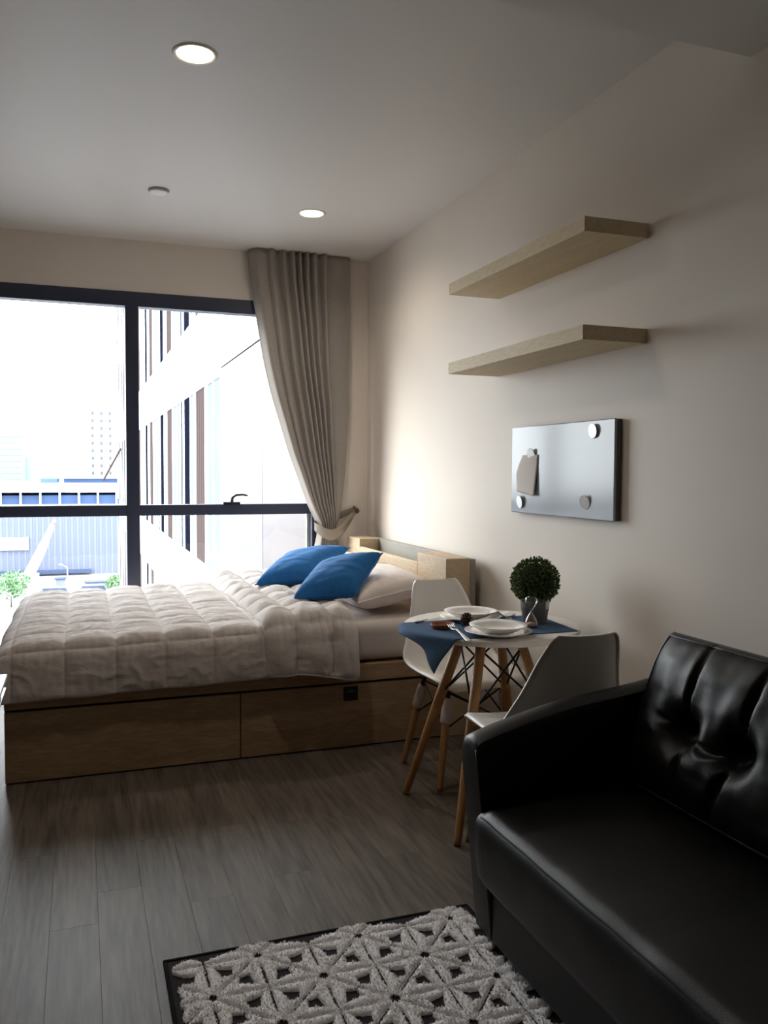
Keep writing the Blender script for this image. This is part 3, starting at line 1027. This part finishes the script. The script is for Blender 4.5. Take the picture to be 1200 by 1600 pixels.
for k in range(2600):
    zz = 1 - 2 * (k + 0.5) / 2600
    an = k * 2.39996
    d = Vector((math.sqrt(1 - zz * zz) * math.cos(an), math.sqrt(1 - zz * zz) * math.sin(an), zz))
    rr = BR * (0.80 + 0.20 * rnd.random()) * (1 + 0.04 * nz(d.x * 3, d.y * 3, d.z * 3))
    p = BC + d * rr
    ax = (d + Vector((rnd.uniform(-1, 1), rnd.uniform(-1, 1), rnd.uniform(-0.6, 1.0))) * 0.85).normalized()
    sd = ax.cross(Vector((rnd.uniform(-1, 1), rnd.uniform(-1, 1), rnd.uniform(-1, 1)))).normalized()
    up = sd.cross(ax)
    Lf = rnd.uniform(0.010, 0.015); Wf = Lf * 0.30
    lf.add([p, p + ax * Lf * 0.5 + sd * Wf + up * 0.0015, p + ax * Lf, p + ax * Lf * 0.5 - sd * Wf + up * 0.0015, p + ax * Lf * 0.5],
           [(0, 1, 4), (1, 2, 4), (2, 3, 4), (3, 0, 4)])
fo = lf.build('foliage', M_leaf, pp, local=True); fo['kind'] = 'stuff'
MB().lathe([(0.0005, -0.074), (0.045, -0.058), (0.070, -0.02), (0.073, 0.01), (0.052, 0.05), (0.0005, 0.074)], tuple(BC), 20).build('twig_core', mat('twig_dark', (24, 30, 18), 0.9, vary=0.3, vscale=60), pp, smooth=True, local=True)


# ------------------------------------------------------------------ shell chairs
def make_chair(label):
    t = thing('dining_chair', label, 'chair', (0, 0, 0), 0, 'white shell chairs at the round table')
    # profile of the shell's centre line: y forward, z up, half width, edge lift (up on the seat, forward on the back)
    prof = [(0.222, 0.412, 0.150, 0.000), (0.215, 0.432, 0.190, 0.004), (0.185, 0.442, 0.208, 0.014), (0.10, 0.436, 0.218, 0.028), (0.0, 0.428, 0.224, 0.040),
            (-0.09, 0.428, 0.228, 0.055), (-0.150, 0.446, 0.226, 0.070), (-0.186, 0.490, 0.220, 0.075), (-0.205, 0.550, 0.198, 0.068), (-0.220, 0.620, 0.170, 0.054),
            (-0.236, 0.690, 0.150, 0.040), (-0.250, 0.742, 0.134, 0.028), (-0.262, 0.785, 0.117, 0.018), (-0.268, 0.804, 0.100, 0.014)]
    def pt(s, k):
        q = catmull([(a, b, c) for a, b, c, d in prof], s)
        li = interp([(i / (len(prof) - 1), p[3]) for i, p in enumerate(prof)], s)
        q2 = catmull([(a, b, c) for a, b, c, d in prof], min(1, s + 0.01)); q1 = catmull([(a, b, c) for a, b, c, d in prof], max(0, s - 0.01))
        tg_ = Vector((0, q2.x - q1.x, q2.y - q1.y)).normalized()
        up = Vector((0, tg_.z, -tg_.y))          # towards the sitter
        w = 2 * k - 1
        e = abs(w) ** 2.6
        p = Vector((w * q.z, q.x, q.y)) + up * (li * e)
        # tiny rolled rim
        if abs(w) > 0.93:
            p -= up * 0.010 * ((abs(w) - 0.93) / 0.07) ** 2
        return tuple(p)
    MB().grid(pt, 44, 30).build('shell', M_white, t, smooth=True, solid=0.007, local=True)
    legs = {}
    for i in (-1, 1):
        for j in (-1, 1):
            top = Vector((i * 0.125, 0.0 + j * 0.115, 0.395)); bot = Vector((i * 0.195, 0.0 + j * 0.178, 0.0))
            legs[(i, j)] = (top, bot)
            lg = MB().tube([bot, lerp(bot, top, 0.04), lerp(bot, top, 0.7), lerp(bot, top, 0.92)], [0.0105, 0.0125, 0.0175, 0.0165], 14).build('leg', M_legwood, t, smooth=True, local=True)
            MB().tube([lerp(bot, top, 0.66), lerp(bot, top, 0.675), lerp(bot, top, 0.80), lerp(bot, top, 0.905), lerp(bot, top, 0.915)],
                      [0.0195, 0.0255, 0.0225, 0.0195, 0.0165], 14).build('leg_sleeve', M_sleeve, lg, smooth=True, local=True)
            MB().tube([lerp(bot, top, 0.91), lerp(top, Vector((i * 0.115, j * 0.105, 0.425)), 0.5)], 0.010, 8).build('socket', M_black, lg, smooth=True, local=True)
    c4 = [(-1, -1), (1, -1), (1, 1), (-1, 1)]
    for k in range(4):
        a, b = c4[k], c4[(k + 1) % 4]
        for p, q in ((a, b), (b, a)):
            MB().tube([lerp(legs[p][1], legs[p][0], 0.97), lerp(legs[q][1], legs[q][0], 0.60)], 0.0035, 8).build('rod', M_black, t, smooth=True, local=True)
    for a, b in (((-1, -1), (1, 1)), ((1, -1), (-1, 1))):
        MB().tube([legs[a][0] + Vector((0, 0, 0.012)), legs[b][0] + Vector((0, 0, 0.012))], 0.006, 8).build('seat_bar', M_black, t, smooth=True, local=True)
    return t


ch1 = make_chair('white shell chair between the table and the bed, facing the camera')
ch1.location = (1.548, 3.280, 0); ch1.rotation_euler.z = PI + 0.06
ch2 = copy_tree(ch1)
ch2['label'] = 'white shell chair between table and black sofa, its back to the camera'
ch2.location = (1.460, 2.445, 0); ch2.rotation_euler.z = math.radians(-2)

# ------------------------------------------------------------------ sofa
sofa = thing('sofa', 'black leather sofa with a curved arm and tufted back cushion', 'sofa', (1.4, 1.3, 0))
# arm: swept outline in x-z, thick in y, with rounded top
ARM = [(0.985, 0.555), (0.992, 0.578), (1.02, 0.592), (1.14, 0.625), (1.283, 0.655), (1.456, 0.675), (1.65, 0.702), (1.80, 0.715), (1.845, 0.70)]


def arm_mesh(y0, y1):
    mb = MB()
    top = [catmull([(a, 0, b) for a, b in ARM], i / 40) for i in range(41)]
    ring = []
    r = 0.030
    ys = [(y0, -r), (y0 + r * 0.3, -r * 0.3), (y0 + r, 0), (lerp(y0, y1, 0.5), 0.004), (y1 - r, 0), (y1 - r * 0.3, -r * 0.3), (y1, -r)]
    vs, fs = [], []
    NS = len(ys)
    # column of each top sample: top lip across y, then down both sides to the floor line
    for i, p in enumerate(top):
        xb = lerp(1.035, 1.845, i / 40)
        prof = []
        for yy, dz in ys:
            prof.append((p.x, yy, p.z + dz))
        z0 = 0.03
        left = [(lerp(p.x, xb, q), y0, lerp(p.z - r, z0, q)) for q in (1, 0.66, 0.33)]
        right = [(lerp(p.x, xb, q), y1, lerp(p.z - r, z0, q)) for q in (0.33, 0.66, 1)]
        prof = left + prof + right
        vs += prof
    m = NS + 6
    for i in range(40):
        for j in range(m - 1):
            a = i * m + j
            fs.append((a, a + 1, a + m + 1, a + m))
    fs.append(tuple(range(m))); fs.append(tuple(40 * m + j for j in range(m))[::-1])
    return mb.add(vs, fs)


for y0, y1 in ((1.985, 2.085), (0.46, 0.56)):
    am = arm_mesh(y0, y1).build('arm', M_leather, sofa, smooth=True, bevel=0.014, seg=3)
    # welt along the arm's front edge
    wl = [(lerp(0.984, 1.034, k / 12), y0 + 0.004, lerp(0.56, 0.04, k / 12)) for k in range(13)]
    MB().tube(wl, 0.004, 6).build('welt', M_leather, am, smooth=True)
# base under the seat, recessed lower front panel
MB().box(1.03, 1.84, 0.56, 1.985, 0.03, 0.215).build('base', M_leather, sofa, bevel=0.012, seg=3)
for x_, y_ in ((1.10, 2.03), (1.78, 2.03), (1.10, 0.51), (1.78, 0.51)):
    MB().lathe([(0.022, 0.0), (0.026, 0.032)], (x_, y_, 0), 16, cap0=True, cap1=True).build('foot', M_black, sofa)
# back
bk = MB()
bo = [(1.66, 0.03), (1.64, 0.40), (1.70, 0.66), (1.73, 0.70), (1.80, 0.715), (1.85, 0.69), (1.85, 0.03)]
bk.prism(bo, 0.56, 1.985, lambda u, v, d: Vector((u, d, v)))
bk.build('back', M_leather, sofa, bevel=0.02, seg=3)
# seat cushion: crowned top, rolled front
def seat_pt(s, t):
    # s along depth path: under front, front face, roll, top to back ; t along y
    path = [(1.02, 0.205), (0.988, 0.212), (0.974, 0.25), (0.967, 0.32), (0.972, 0.375), (0.992, 0.404), (1.03, 0.416), (1.15, 0.428), (1.35, 0.432), (1.55, 0.425), (1.66, 0.41)]
    q = catmull([(a, 0, b) for a, b in path], s)
    y = lerp(1.983, 0.562, t)
    e = min(t, 1 - t)
    ed = 1 - smoothst(0, 0.035, e)
    z = q.z - 0.016 * ed * smoothst(0.25, 0.6, s) + 0.003 * nz(q.x * 7, y * 7)
    xx = q.x + 0.008 * ed * (1 - smoothst(0.5, 0.7, s)) + 0.0025 * nz(q.z * 9, y * 8, 4)
    return (xx, y, z)
stc = MB().grid(seat_pt, 70, 90).build('seat_cushion', M_leather, sofa, smooth=True)
MB().tube([(Vector(seat_pt(0.455, k / 60)) + Vector((-0.0005, 0, 0.0008))) for k in range(1, 60)], 0.0022, 6).build('stitching', M_stitch, stc, smooth=True)


# tufted back cushions
def back_cushion(yc, W, label=None):
    Hc, Tc = 0.45, 0.080
    ori = Vector((1.535, yc, 0.630))
    tilt = math.radians(20)
    upv = Vector((math.sin(tilt), 0, math.cos(tilt)))
    nv = Vector((-math.cos(tilt), 0, math.sin(tilt)))   # to the sitter
    yv = Vector((0, -1, 0))
    tufts = [(-0.0945, -0.02), (0.0945, -0.02)]
    def surf(u, v, sg):
        a, b = (2 * u - 1), (2 * v - 1)
        X, Z = a * W / 2, b * Hc / 2
        # rounded-corner outline
        X *= 1 - 0.03 * b ** 4 - 0.02 * (1 - b * b) * 0
        e = max(0.0, (1 - abs(a) ** 5) * (1 - abs(b) ** 5)) ** 0.5
        h = Tc * (0.45 + 0.65 * max(0.0, (1 - a * a) * (1 - b * b)) ** 0.35) * e ** 0.6
        if sg > 0:
            dm = 0.0
            for tx, tz in tufts:
                r2 = ((X - tx) / 0.050) ** 2 + ((Z - tz) / 0.050) ** 2
                dm = max(dm, 0.070 * math.exp(-r2) )
                # creases: straight up from the tuft, bowed down from it, between tufts
                if Z > tz:
                    cx_ = tx + 0.12 * (Z - tz) * (1 if tx >= 0 else -1) * 0.5
                    dm = max(dm, 0.030 * math.exp(-((X - cx_) / 0.011) ** 2) * (1 - 0.55 * smoothst(0.05, 0.22, Z - tz)))
                else:
                    cx_ = tx - 0.35 * (tz - Z) ** 1.2 * (1 if tx >= 0 else -1)
                    dm = max(dm, 0.026 * math.exp(-((X - cx_) / 0.013) ** 2) * (1 - 0.7 * smoothst(0.02, 0.20, tz - Z)))
            for (ax_, az_), (bx_, bz_) in zip(tufts, tufts[1:]):
                if ax_ < X < bx_:
                    f = (X - ax_) / (bx_ - ax_)
                    zc = az_ - 0.030 * math.sin(PI * f)
                    dm = max(dm, 0.034 * math.exp(-((Z - zc) / 0.012) ** 2))
            if X < tufts[0][0]:
                f = (tufts[0][0] - X)
                zc = tufts[0][1] + 0.10 * f
                dm = max(dm, 0.022 * math.exp(-((Z - zc) / 0.012) ** 2) * (1 - smoothst(0.03, 0.14, f)))
            h -= dm * e
            h += 0.004 * nz(X * 22, Z * 10, yc) * e + 0.003 * nz(X * 9, Z * 30, yc) * e
        return tuple(ori + yv * X + upv * Z + nv * (h * sg + (0.0 if sg > 0 else 0.0)))
    mb = MB()
    mb.grid(lambda u, v: surf(u, v, 1), 110, 80)
    mb.grid(lambda u, v: surf(u, v, -1), 110, 80)
    o = mb.build('back_cushion', M_leather, sofa, smooth=True, weld=True)
    # welts on the front outline
    for sg in (1,):
        ring = []
        for k in range(161):
            q, f = divmod(k % 160, 40); f /= 40
            uv = [(f, 0.985), (0.985, 1 - f), (1 - f, 0.015), (0.015, f)][q]
            uu, vv = 0.02 + 0.96 * uv[0], 0.02 + 0.96 * uv[1]
            ring.append(surf(uu, vv, 1))
        MB().tube(ring, 0.0035, 6, cap=False).build('welt', M_leather, o, smooth=True)


back_cushion(1.665, 0.66)
back_cushion(1.00, 0.66)

# ------------------------------------------------------------------ rug
RX0, RX1, RY0, RY1 = 0.190, 1.075, 0.70, 2.226
rug = thing('rug', 'dark grey rug with raised pale tufted flower pattern', 'rug', ((RX0 + RX1) / 2, (RY0 + RY1) / 2, 0))
MB().box(RX0 + 0.010, RX1 - 0.010, RY0 + 0.010, RY1 - 0.010, 0.0005, 0.008).build('backing', M_rugbase, rug)
for q in ((RX0, RX1, RY1 - 0.011, RY1), (RX0, RX1, RY0, RY0 + 0.011), (RX0, RX0 + 0.011, RY0 + 0.011, RY1 - 0.011), (RX1 - 0.011, RX1, RY0 + 0.011, RY1 - 0.011)):
    MB().box(*q, 0.0005, 0.011).build('binding', M_rugedge, rug, bevel=0.003)
pet = {}


def petal_mesh(Lp, Wp, seed):
    """two-lobed tufted petal lying along +x, root near 0"""
    R = random.Random(seed)
    mb = MB()
    for sgn in (-1, 1):
        def lobe(u, v):
            x_ = lerp(0.012, Lp - 0.003, u)
            wd = Wp * (math.sin(PI * (0.06 + 0.90 * u ** 0.85)) ** 0.8) * 0.5
            c_ = sgn * (wd * 0.5 + 0.0034)
            an = PI * v
            hh = 0.0095 * (math.sin(an) ** 0.6) * (0.5 + 0.5 * math.sin(PI * (0.12 + 0.80 * u)))
            jit = 0.0034 * noise.noise(Vector((x_ * 260 + seed, v * 7, sgn * 3)))
            return (x_ + jit, c_ - math.cos(an) * wd * 0.5 + jit, hh * (1 + 0.35 * noise.noise(Vector((x_ * 180, v * 5 + seed, sgn)))))
        mb.grid(lobe, 14, 6)
        for k in range(110):
            u, v = R.random(), 0.12 + 0.76 * R.random()
            p = Vector(lobe(u, v))
            s_ = R.uniform(0.0016, 0.0028)
            d = Vector((R.uniform(-1, 1) * 0.5, R.uniform(-1, 1) * 0.5 - math.cos(PI * v) * 0.7, 1)).normalized() * R.uniform(0.0025, 0.0055)
            a0 = R.random() * 6
            ring = [p + Vector((math.cos(a0 + q * 2.094) * s_, math.sin(a0 + q * 2.094) * s_, -0.001)) for q in range(3)]
            mb.add(ring + [p + d], [(0, 1, 3), (1, 2, 3), (2, 0, 3)])
    return mb


LX, LY = 0.281, 0.2945
cen = []
for iy in range(-1, 12):
    for ix in range(-1, 5):
        for o_ in (0, 1):
            cen.append((0.289 + ix * LX + o_ * LX / 2, 2.015 - iy * LY - (LY / 2 if o_ else 0)))
rest = MB()
petals = []
for cx_, cy_ in cen:
    for k in range(8):
        an = k * PI / 4
        if k % 2 == 0:
            Lp = (LX if k in (0, 4) else LY) * 0.5 + 0.002
        else:
            Lp = math.hypot(LX, LY) / 4 + 0.002
            an = math.atan2(LY * (1 if k in (1, 3) else -1), LX * (1 if k in (1, 7) else -1))
        # midpoint must be on the rug; trim those that would cross the border
        ex, ey = cx_ + Lp * math.cos(an), cy_ + Lp * math.sin(an)
        inside = lambda px, py: RX0 + 0.014 < px < RX1 - 0.014 and RY0 + 0.014 < py < RY1 - 0.014
        ci, ei = inside(cx_, cy_), inside(ex, ey)
        sc_ = 1.0
        if not ci and not ei:
            continue
        if ci and not ei:
            for q in range(20, 0, -1):
                if inside(cx_ + Lp * q / 20 * math.cos(an), cy_ + Lp * q / 20 * math.sin(an)):
                    sc_ = q / 20; break
            if sc_ < 0.35:
                continue
        if not ci:
            # root outside the rug: start where the petal comes in
            for q in range(0, 20):
                if inside(cx_ + Lp * q / 20 * math.cos(an), cy_ + Lp * q / 20 * math.sin(an)):
                    break
            fr_ = q / 20
            if fr_ > 0.65:
                continue
            petals.append((ex, ey, an + PI, Lp, 1 - fr_)); continue
        petals.append((cx_, cy_, an, Lp, sc_))
petals.sort(key=lambda p: -(p[1]))
nb = 0
for (px_, py_, an, Lp, sc_) in petals:
    key = (round(Lp, 3), rnd.randrange(3))
    if key not in pet:
        pet[key] = petal_mesh(Lp, 0.064, len(pet) * 17 + 3)
    if nb < 280 and py_ > 1.35:
        if not isinstance(pet[key], tuple):
            o = pet[key].build('petal', M_pile, rug, smooth=True, local=True)
            pet[key] = (pet[key], o.data)
        else:
            o = bpy.data.objects.new('petal', pet[key][1]); COL.objects.link(o); o.parent = rug
        o.location = Vector((px_, py_, 0.0075)) - rug.location
        o.rotation_euler = (0, 0, an)
        o.scale = (sc_, 1, 1)
        nb += 1
    else:
        src = pet[key][0] if isinstance(pet[key], tuple) else pet[key]
        Rm = Matrix.Translation((px_, py_, 0.0075)) @ Matrix.Rotation(an, 4, 'Z') @ Matrix.Diagonal((sc_, 1, 1, 1))
        rest.add([Rm @ v for v in src.v], src.f)
ro = rest.build('petals', M_pile, rug, smooth=True); ro['kind'] = 'stuff'

# ------------------------------------------------------------------ white side table at the left edge of the view
st = thing('side_table', 'corner of a white table just showing at the left edge', 'table', (-0.43, 2.72, 0))
MB().box(-0.61, -0.242, 2.30, 3.120, 0.586, 0.601).build('tabletop', M_side, st, bevel=0.003)
MB().box(-0.60, -0.262, 2.32, 3.100, 0.556, 0.586).build('apron', mat('apron_grey', (92, 90, 90), 0.6, vary=0.03), st, bevel=0.002)
MB().box(-0.605, -0.246, 2.31, 3.112, 0.549, 0.556).build('edge_strip', M_steel, st, bevel=0.001)
for x_ in (-0.57, -0.36):
    for y_ in (2.35, 3.02):
        MB().box(x_ - 0.018, x_ + 0.018, y_ - 0.018, y_ + 0.018, 0.0, 0.549).build('leg', M_side, st, bevel=0.002)

# ================================================================== outside
GZ = -18.0
M_ground = mat('pale_paving', (140, 140, 140), 0.9, vary=0.06, vscale=0.05)
M_facade = mat('facade_metal', (74, 75, 82), 0.38, metal=0.35, vary=0.03, vscale=0.5)
M_facade2 = mat('facade_metal_warm', (64, 56, 54), 0.40, metal=0.35, vary=0.03, vscale=0.5)
M_spandrel = mat('facade_white', (176, 178, 184), 0.5, vary=0.02, vscale=0.5)
M_fdark = mat('facade_glass_dark', (12, 15, 24), 0.5, spec=0.0, vary=0.1)
M_flight = mat('facade_glass_blind', (88, 94, 104), 0.5, spec=0.0, vary=0.10, vscale=2)
M_louvre = mat('facade_louvre', (62, 54, 54), 0.6, spec=0.0, vary=0.05)
struct(MB().box(-500, 500, 6.0, 1200, GZ - 1, GZ).build('ground', M_ground))

# wing of the building at right angles to the window
FX = 1.62
wing = thing('apartment_wing', 'grey and white panelled building wing seen through the right pane', 'building', (FX + 5, 22, GZ))
MB().box(FX + 0.16, FX + 12, 5.90, 38.8, GZ, 14.2).build('core', M_facade2, wing)
FH = 3.53
for f in range(-5, 4):
    zb = f * FH
    for y0, y1, m_ in ((5.93, 7.85, M_facade2), (7.87, 10.38, M_facade)):
        MB().box(FX, FX + 0.16, y0, y1, zb + 2.545 - FH + 0.01, zb + 2.545 - 0.01).build('facade_panel', m_, wing)
for f in range(-2, 3):
    zb = f * FH
    MB().box(FX - 0.02, FX + 0.16, 10.40, 38.8, zb + 2.46, zb + FH).build('spandrel', M_spandrel, wing, bevel=0.01)
    for k in range(9):
        MB().box(FX - 0.025, FX - 0.02, 10.4 + k * 3.15 + 3.1, 10.4 + k * 3.15 + 3.13, zb + 2.46, zb + FH).build('panel_joint', M_facade, wing)
MB().box(FX - 0.02, FX + 0.16, 10.40, 38.8, GZ, -2 * FH).build('spandrel', M_spandrel, wing, bevel=0.01)
bay = [('window_pane', 0.62, M_flight), ('window_pane', 0.56, M_flight), ('pillar', 0.20, M_spandrel), ('louvre', 0.98, M_louvre), ('pillar', 0.24, M_spandrel),
       ('window_pane', 0.42, M_flight), ('window_pane', 0.86, M_fdark), ('pillar', 0.14, M_spandrel), ('window_pane', 0.34, M_fdark)]
fm = {}
for f in range(-2, 3):
    zb = f * FH
    y = 10.40
    while y < 38.0:
        for nm, w, m_ in bay:
            key = (nm, w)
            if key not in fm:
                mb = MB()
                if nm == 'window_pane':
                    mb.box(0.012, 0.04, 0.03, w - 0.03, 0.0, 2.46)
                elif nm == 'pillar':
                    mb.box(0.0, 0.16, 0.0, w, 0.0, 2.46)
                else:
                    mb.box(0.03, 0.16, 0.0, w, 0.0, 2.46)
                    for q in range(5):
                        mb.box(0.005, 0.03, 0.015 + q * w / 5, 0.165 + q * w / 5, 0.0, 2.46)
                o = mb.build(nm, m_, wing, local=True); fm[key] = o.data
            else:
                o = bpy.data.objects.new(nm, fm[key]); COL.objects.link(o); o.parent = wing
            o.location = Vector((FX, y, zb)) - wing.location
            if nm == 'window_pane':
                kk = ('frame', w)
                if kk not in fm:
                    mb = MB()
                    mb.box(0.0, 0.16, 0.0, 0.03, 0, 2.46); mb.box(0.0, 0.16, w - 0.03, w, 0, 2.46)
                    o2 = mb.build('window_frame', M_spandrel, wing, local=True); fm[kk] = o2.data
                else:
                    o2 = bpy.data.objects.new('window_frame', fm[kk]); COL.objects.link(o2); o2.parent = wing
                o2.location = o.location
            y += w
# an awning window left open near the far end of the wing
aw = Matrix.Translation((FX - 0.02, 36.6, 2.2)) @ Matrix.Rotation(math.radians(28), 4, 'Y')
ow = MB().box(-0.03, 0.03, -0.45, 0.45, -1.5, 0, rot=aw).build('open_window', M_louvre, wing)

# warehouse across the street
wh = thing('warehouse', 'large pale blue corrugated warehouse wall below the window rail', 'building', (-20, 165, GZ))
M_whblue = mat('warehouse_blue', (98, 104, 122), 0.8, spec=0.1, vary=0.03, vscale=0.3)
M_whdark = mat('warehouse_dark', (56, 66, 90), 0.8, spec=0.1, vary=0.05)
MB().box(-75, 30, 165.4, 205, GZ, -6.5).build('hall_body', M_whblue, wh)
wp = None
for k in range(105):
    xx = -75 + k * 1.0
    if wp is None:
        mb = MB().box(0.0, 0.98, 0.12, 0.40, 0.0, GZ * -1 - 6.5)
        mb.box(0.30, 0.68, 0.0, 0.13, 0.0, GZ * -1 - 6.5)
        o = mb.build('wall_panel', M_whblue, wh, local=True); wp = o.data
    else:
        o = bpy.data.objects.new('wall_panel', wp); COL.objects.link(o); o.parent = wh
    o.location = Vector((xx, 165, GZ)) - wh.location
MB().box(-40, -8.9, 164.6, 165.05, -13.2, -10.9).build('sign_band', M_spandrel, wh)
MB().box(-75, 1.8, 163.6, 165.0, -17.6, -17.0).build('dock_edge', M_whdark, wh)
# glazed hall behind
hl = thing('glazed_hall', 'long low hall with blue glazing and white columns behind the warehouse', 'building', (-15, 232, GZ))
M_hallblue = mat('hall_glass', (72, 90, 124), 0.5, spec=0.0, vary=0.08, vscale=0.2)
MB().box(-90, 40, 231, 260, GZ, -5.2).build('glazing', M_hallblue, hl)
MB().prism([(-90, -4.4), (-9, -4.4), (-6.0, -3.2), (40, -3.2), (40, -2.0), (-14, -2.0), (-30, -1.2), (-90, -2.0)], 228.5, 262, lambda u, v, d: Vector((u, d, v))).build('roof', M_spandrel, hl)
MB().box(-9.5, -5.5, 231, 250, -2.0, -1.0).build('roof_light', M_hallblue, hl)
MB().box(-4.0, 16.0, 234, 255, -2.0, -0.9).build('upper_glazing', M_hallblue, hl)
MB().box(-4.5, 16.5, 232.5, 257, -0.9, -0.5).build('upper_roof', M_spandrel, hl)
for k in range(26):
    xx = -88 + k * 4.6
    MB().box(xx, xx + 0.5, 229.6, 230.2, GZ, -4.0).build('column', M_spandrel, hl)
# beige tower with rows of windows
tw = thing('tower_block', 'pale high rise with rows of small windows left of the mullion', 'building', (8, 330, GZ))
MB().box(2.4, 26, 322, 345, GZ, 27).build('body', M_spandrel, tw)
M_twin = mat('tower_window', (84, 88, 92), 0.6, spec=0.0, vary=0.05)
twm = None
for r_ in range(9):
    for c_ in range(7):
        if twm is None:
            o = MB().box(-0.45, 0.45, -0.10, 0.2, -0.6, 0.6).build('window', M_twin, tw, local=True); twm = o.data
        else:
            o = bpy.data.objects.new('window', twm); COL.objects.link(o); o.parent = tw
        o.location = Vector((4.4 + c_ * 3.0, 322, 0.2 + r_ * 2.7)) - tw.location
t2 = thing('tower_block', 'faint pale blue tower at the far left of the view', 'building', (-22, 300, GZ))
M_band2 = mat('faint_window_band', (108, 122, 126), 0.7, spec=0.0, vary=0.05)
M_pale = mat('pale_cyan_wall', (118, 136, 138), 0.7, spec=0.0, vary=0.03, vscale=0.1)
MB().box(-27, -17, 300, 318, GZ, 14).build('body', M_pale, t2)
MB().box(-17, -5, 302, 318, GZ, 5).build('low_block', M_pale, t2)
for r_ in range(8):
    MB().box(-26, -18, 299.8, 300.1, -2.0 + r_ * 2.0, -1.0 + r_ * 2.0).build('window_band', M_band2, t2)
# crane jib leaning before the warehouse
cr = thing('crane_boom', 'white slanting crane boom with a red tip in front of the warehouse', 'crane', (-7.6, 158, GZ))
MB().tube([(-8.9, 158, GZ + 0.4), (-6.6, 158, -12.9), (-4.6, 158, -8.2)], [0.95, 0.80, 0.35], 8).build('boom', M_spandrel, cr, smooth=True)
MB().tube([(-4.6, 158, -8.2), (-4.25, 158, -7.4)], [0.36, 0.25], 8).build('tip', mat('crane_red', (190, 110, 104), 0.6, vary=0.05), cr, smooth=True)
MB().box(-11.5, -7.0, 156.5, 159.5, GZ, GZ + 1.2).build('carrier', M_spandrel, cr, bevel=0.1)
# kiosks and parked vans in the street
for i, (x_, y_, w_, lab) in enumerate(((2.4, 140, 3.6, 'low grey blue street kiosk beside the tree near the mullion'), (-3.2, 146, 1.4, 'tiny blue street kiosk in the middle of the street'))):
    kx = thing('kiosk', lab, 'kiosk', (x_, y_, GZ))
    MB().box(x_ - w_ / 2, x_ + w_ / 2, y_ - 1, y_ + 1, GZ, GZ + 1.6).build('body', M_whblue, kx)
    MB().box(x_ - w_ / 2 - 0.2, x_ + w_ / 2 + 0.2, y_ - 1.2, y_ + 1.2, GZ + 1.6, GZ + 1.8).build('roof', M_whdark, kx)
for x_, y_, lab in ((-3.4, 133, 'parked pale blue van just above the duvet, left one'), (2.0, 134, 'parked pale blue van just above the duvet, right one')):
    v = thing('van', lab, 'van', (x_, y_, GZ))
    MB().prism([(-2.2, 0.35), (2.2, 0.35), (2.2, 1.1), (1.6, 1.25), (1.2, 2.0), (-2.1, 2.0), (-2.2, 1.8)], -0.9, 0.9, lambda u, w, d: Vector((u + x_, d + y_, w + GZ))).build('body', M_whblue, v, bevel=0.06)
    MB().prism([(-1.9, 1.3), (1.45, 1.3), (1.15, 1.9), (-1.9, 1.9)], -0.93, 0.93, lambda u, w, d: Vector((u + x_, d + y_, w + GZ))).build('windows', M_whdark, v)
    for wx in (-1.4, 1.4):
        for wy in (-0.8, 0.8):
            MB().tube([(x_ + wx, y_ + wy - 0.12, GZ + 0.36), (x_ + wx, y_ + wy + 0.12, GZ + 0.36)], 0.36, 12).build('wheel', M_black, v)


def tree(x, y, h, r, label, seed):
    R = random.Random(seed)
    t = thing('tree', label, 'tree', (x, y, GZ))
    MB().tube([(x, y, GZ), (x + 0.1, y, GZ + h * 0.5), (x, y, GZ + h * 0.75)], [0.22, 0.16, 0.08], 8).build('trunk', M_stem, t, smooth=True)
    m = MB()
    for k in range(900):
        d = Vector((R.gauss(0, 1), R.gauss(0, 1), R.gauss(0, 1))).normalized() * r * R.random() ** 0.4
        p = Vector((x, y, GZ + h * 0.62)) + Vector((d.x, d.y, d.z * 0.8))
        a = Vector((R.gauss(0, 1), R.gauss(0, 1), R.gauss(0, 1))).normalized() * 0.28
        b = a.cross(Vector((R.gauss(0, 1), R.gauss(0, 1), R.gauss(0, 1)))).normalized() * 0.13
        m.add([p - a, p + b, p + a, p - b], [(0, 1, 2, 3)])
    o = m.build('crown', mat('tree_leaf_' + name_of(seed), (92, 124, 88), 0.7, spec=0.2, vary=0.3, vscale=0.8), t); o['kind'] = 'stuff'


def name_of(s):
    return {1: 'pale', 2: 'fresh'}[s]


tree(-9.2, 128, 5.2, 2.6, 'pale green street tree at the left above the duvet', 1)
tree(4.9, 132, 3.8, 1.6, 'small pale green tree close to the window mullion', 2)
for x_, y_, lab in ((-8.4, 118, 'thin white street lamp beside the left tree'), (-2.2, 150, 'thin white street lamp before the warehouse')):
    l_ = thing('street_lamp', lab, 'street lamp', (x_, y_, GZ))
    MB().tube([(x_, y_, GZ), (x_, y_, GZ + 3.0)], 0.07, 8).build('pole', M_spandrel, l_, smooth=True)
    MB().tube([(x_, y_, GZ + 2.95), (x_ - 0.9, y_, GZ + 3.5)], 0.06, 8).build('arm', M_spandrel, l_, smooth=True)
    MB().box(x_ - 1.3, x_ - 0.8, y_ - 0.12, y_ + 0.12, GZ + 3.45, GZ + 3.6).build('lamp_head', M_spandrel, l_, bevel=0.02)
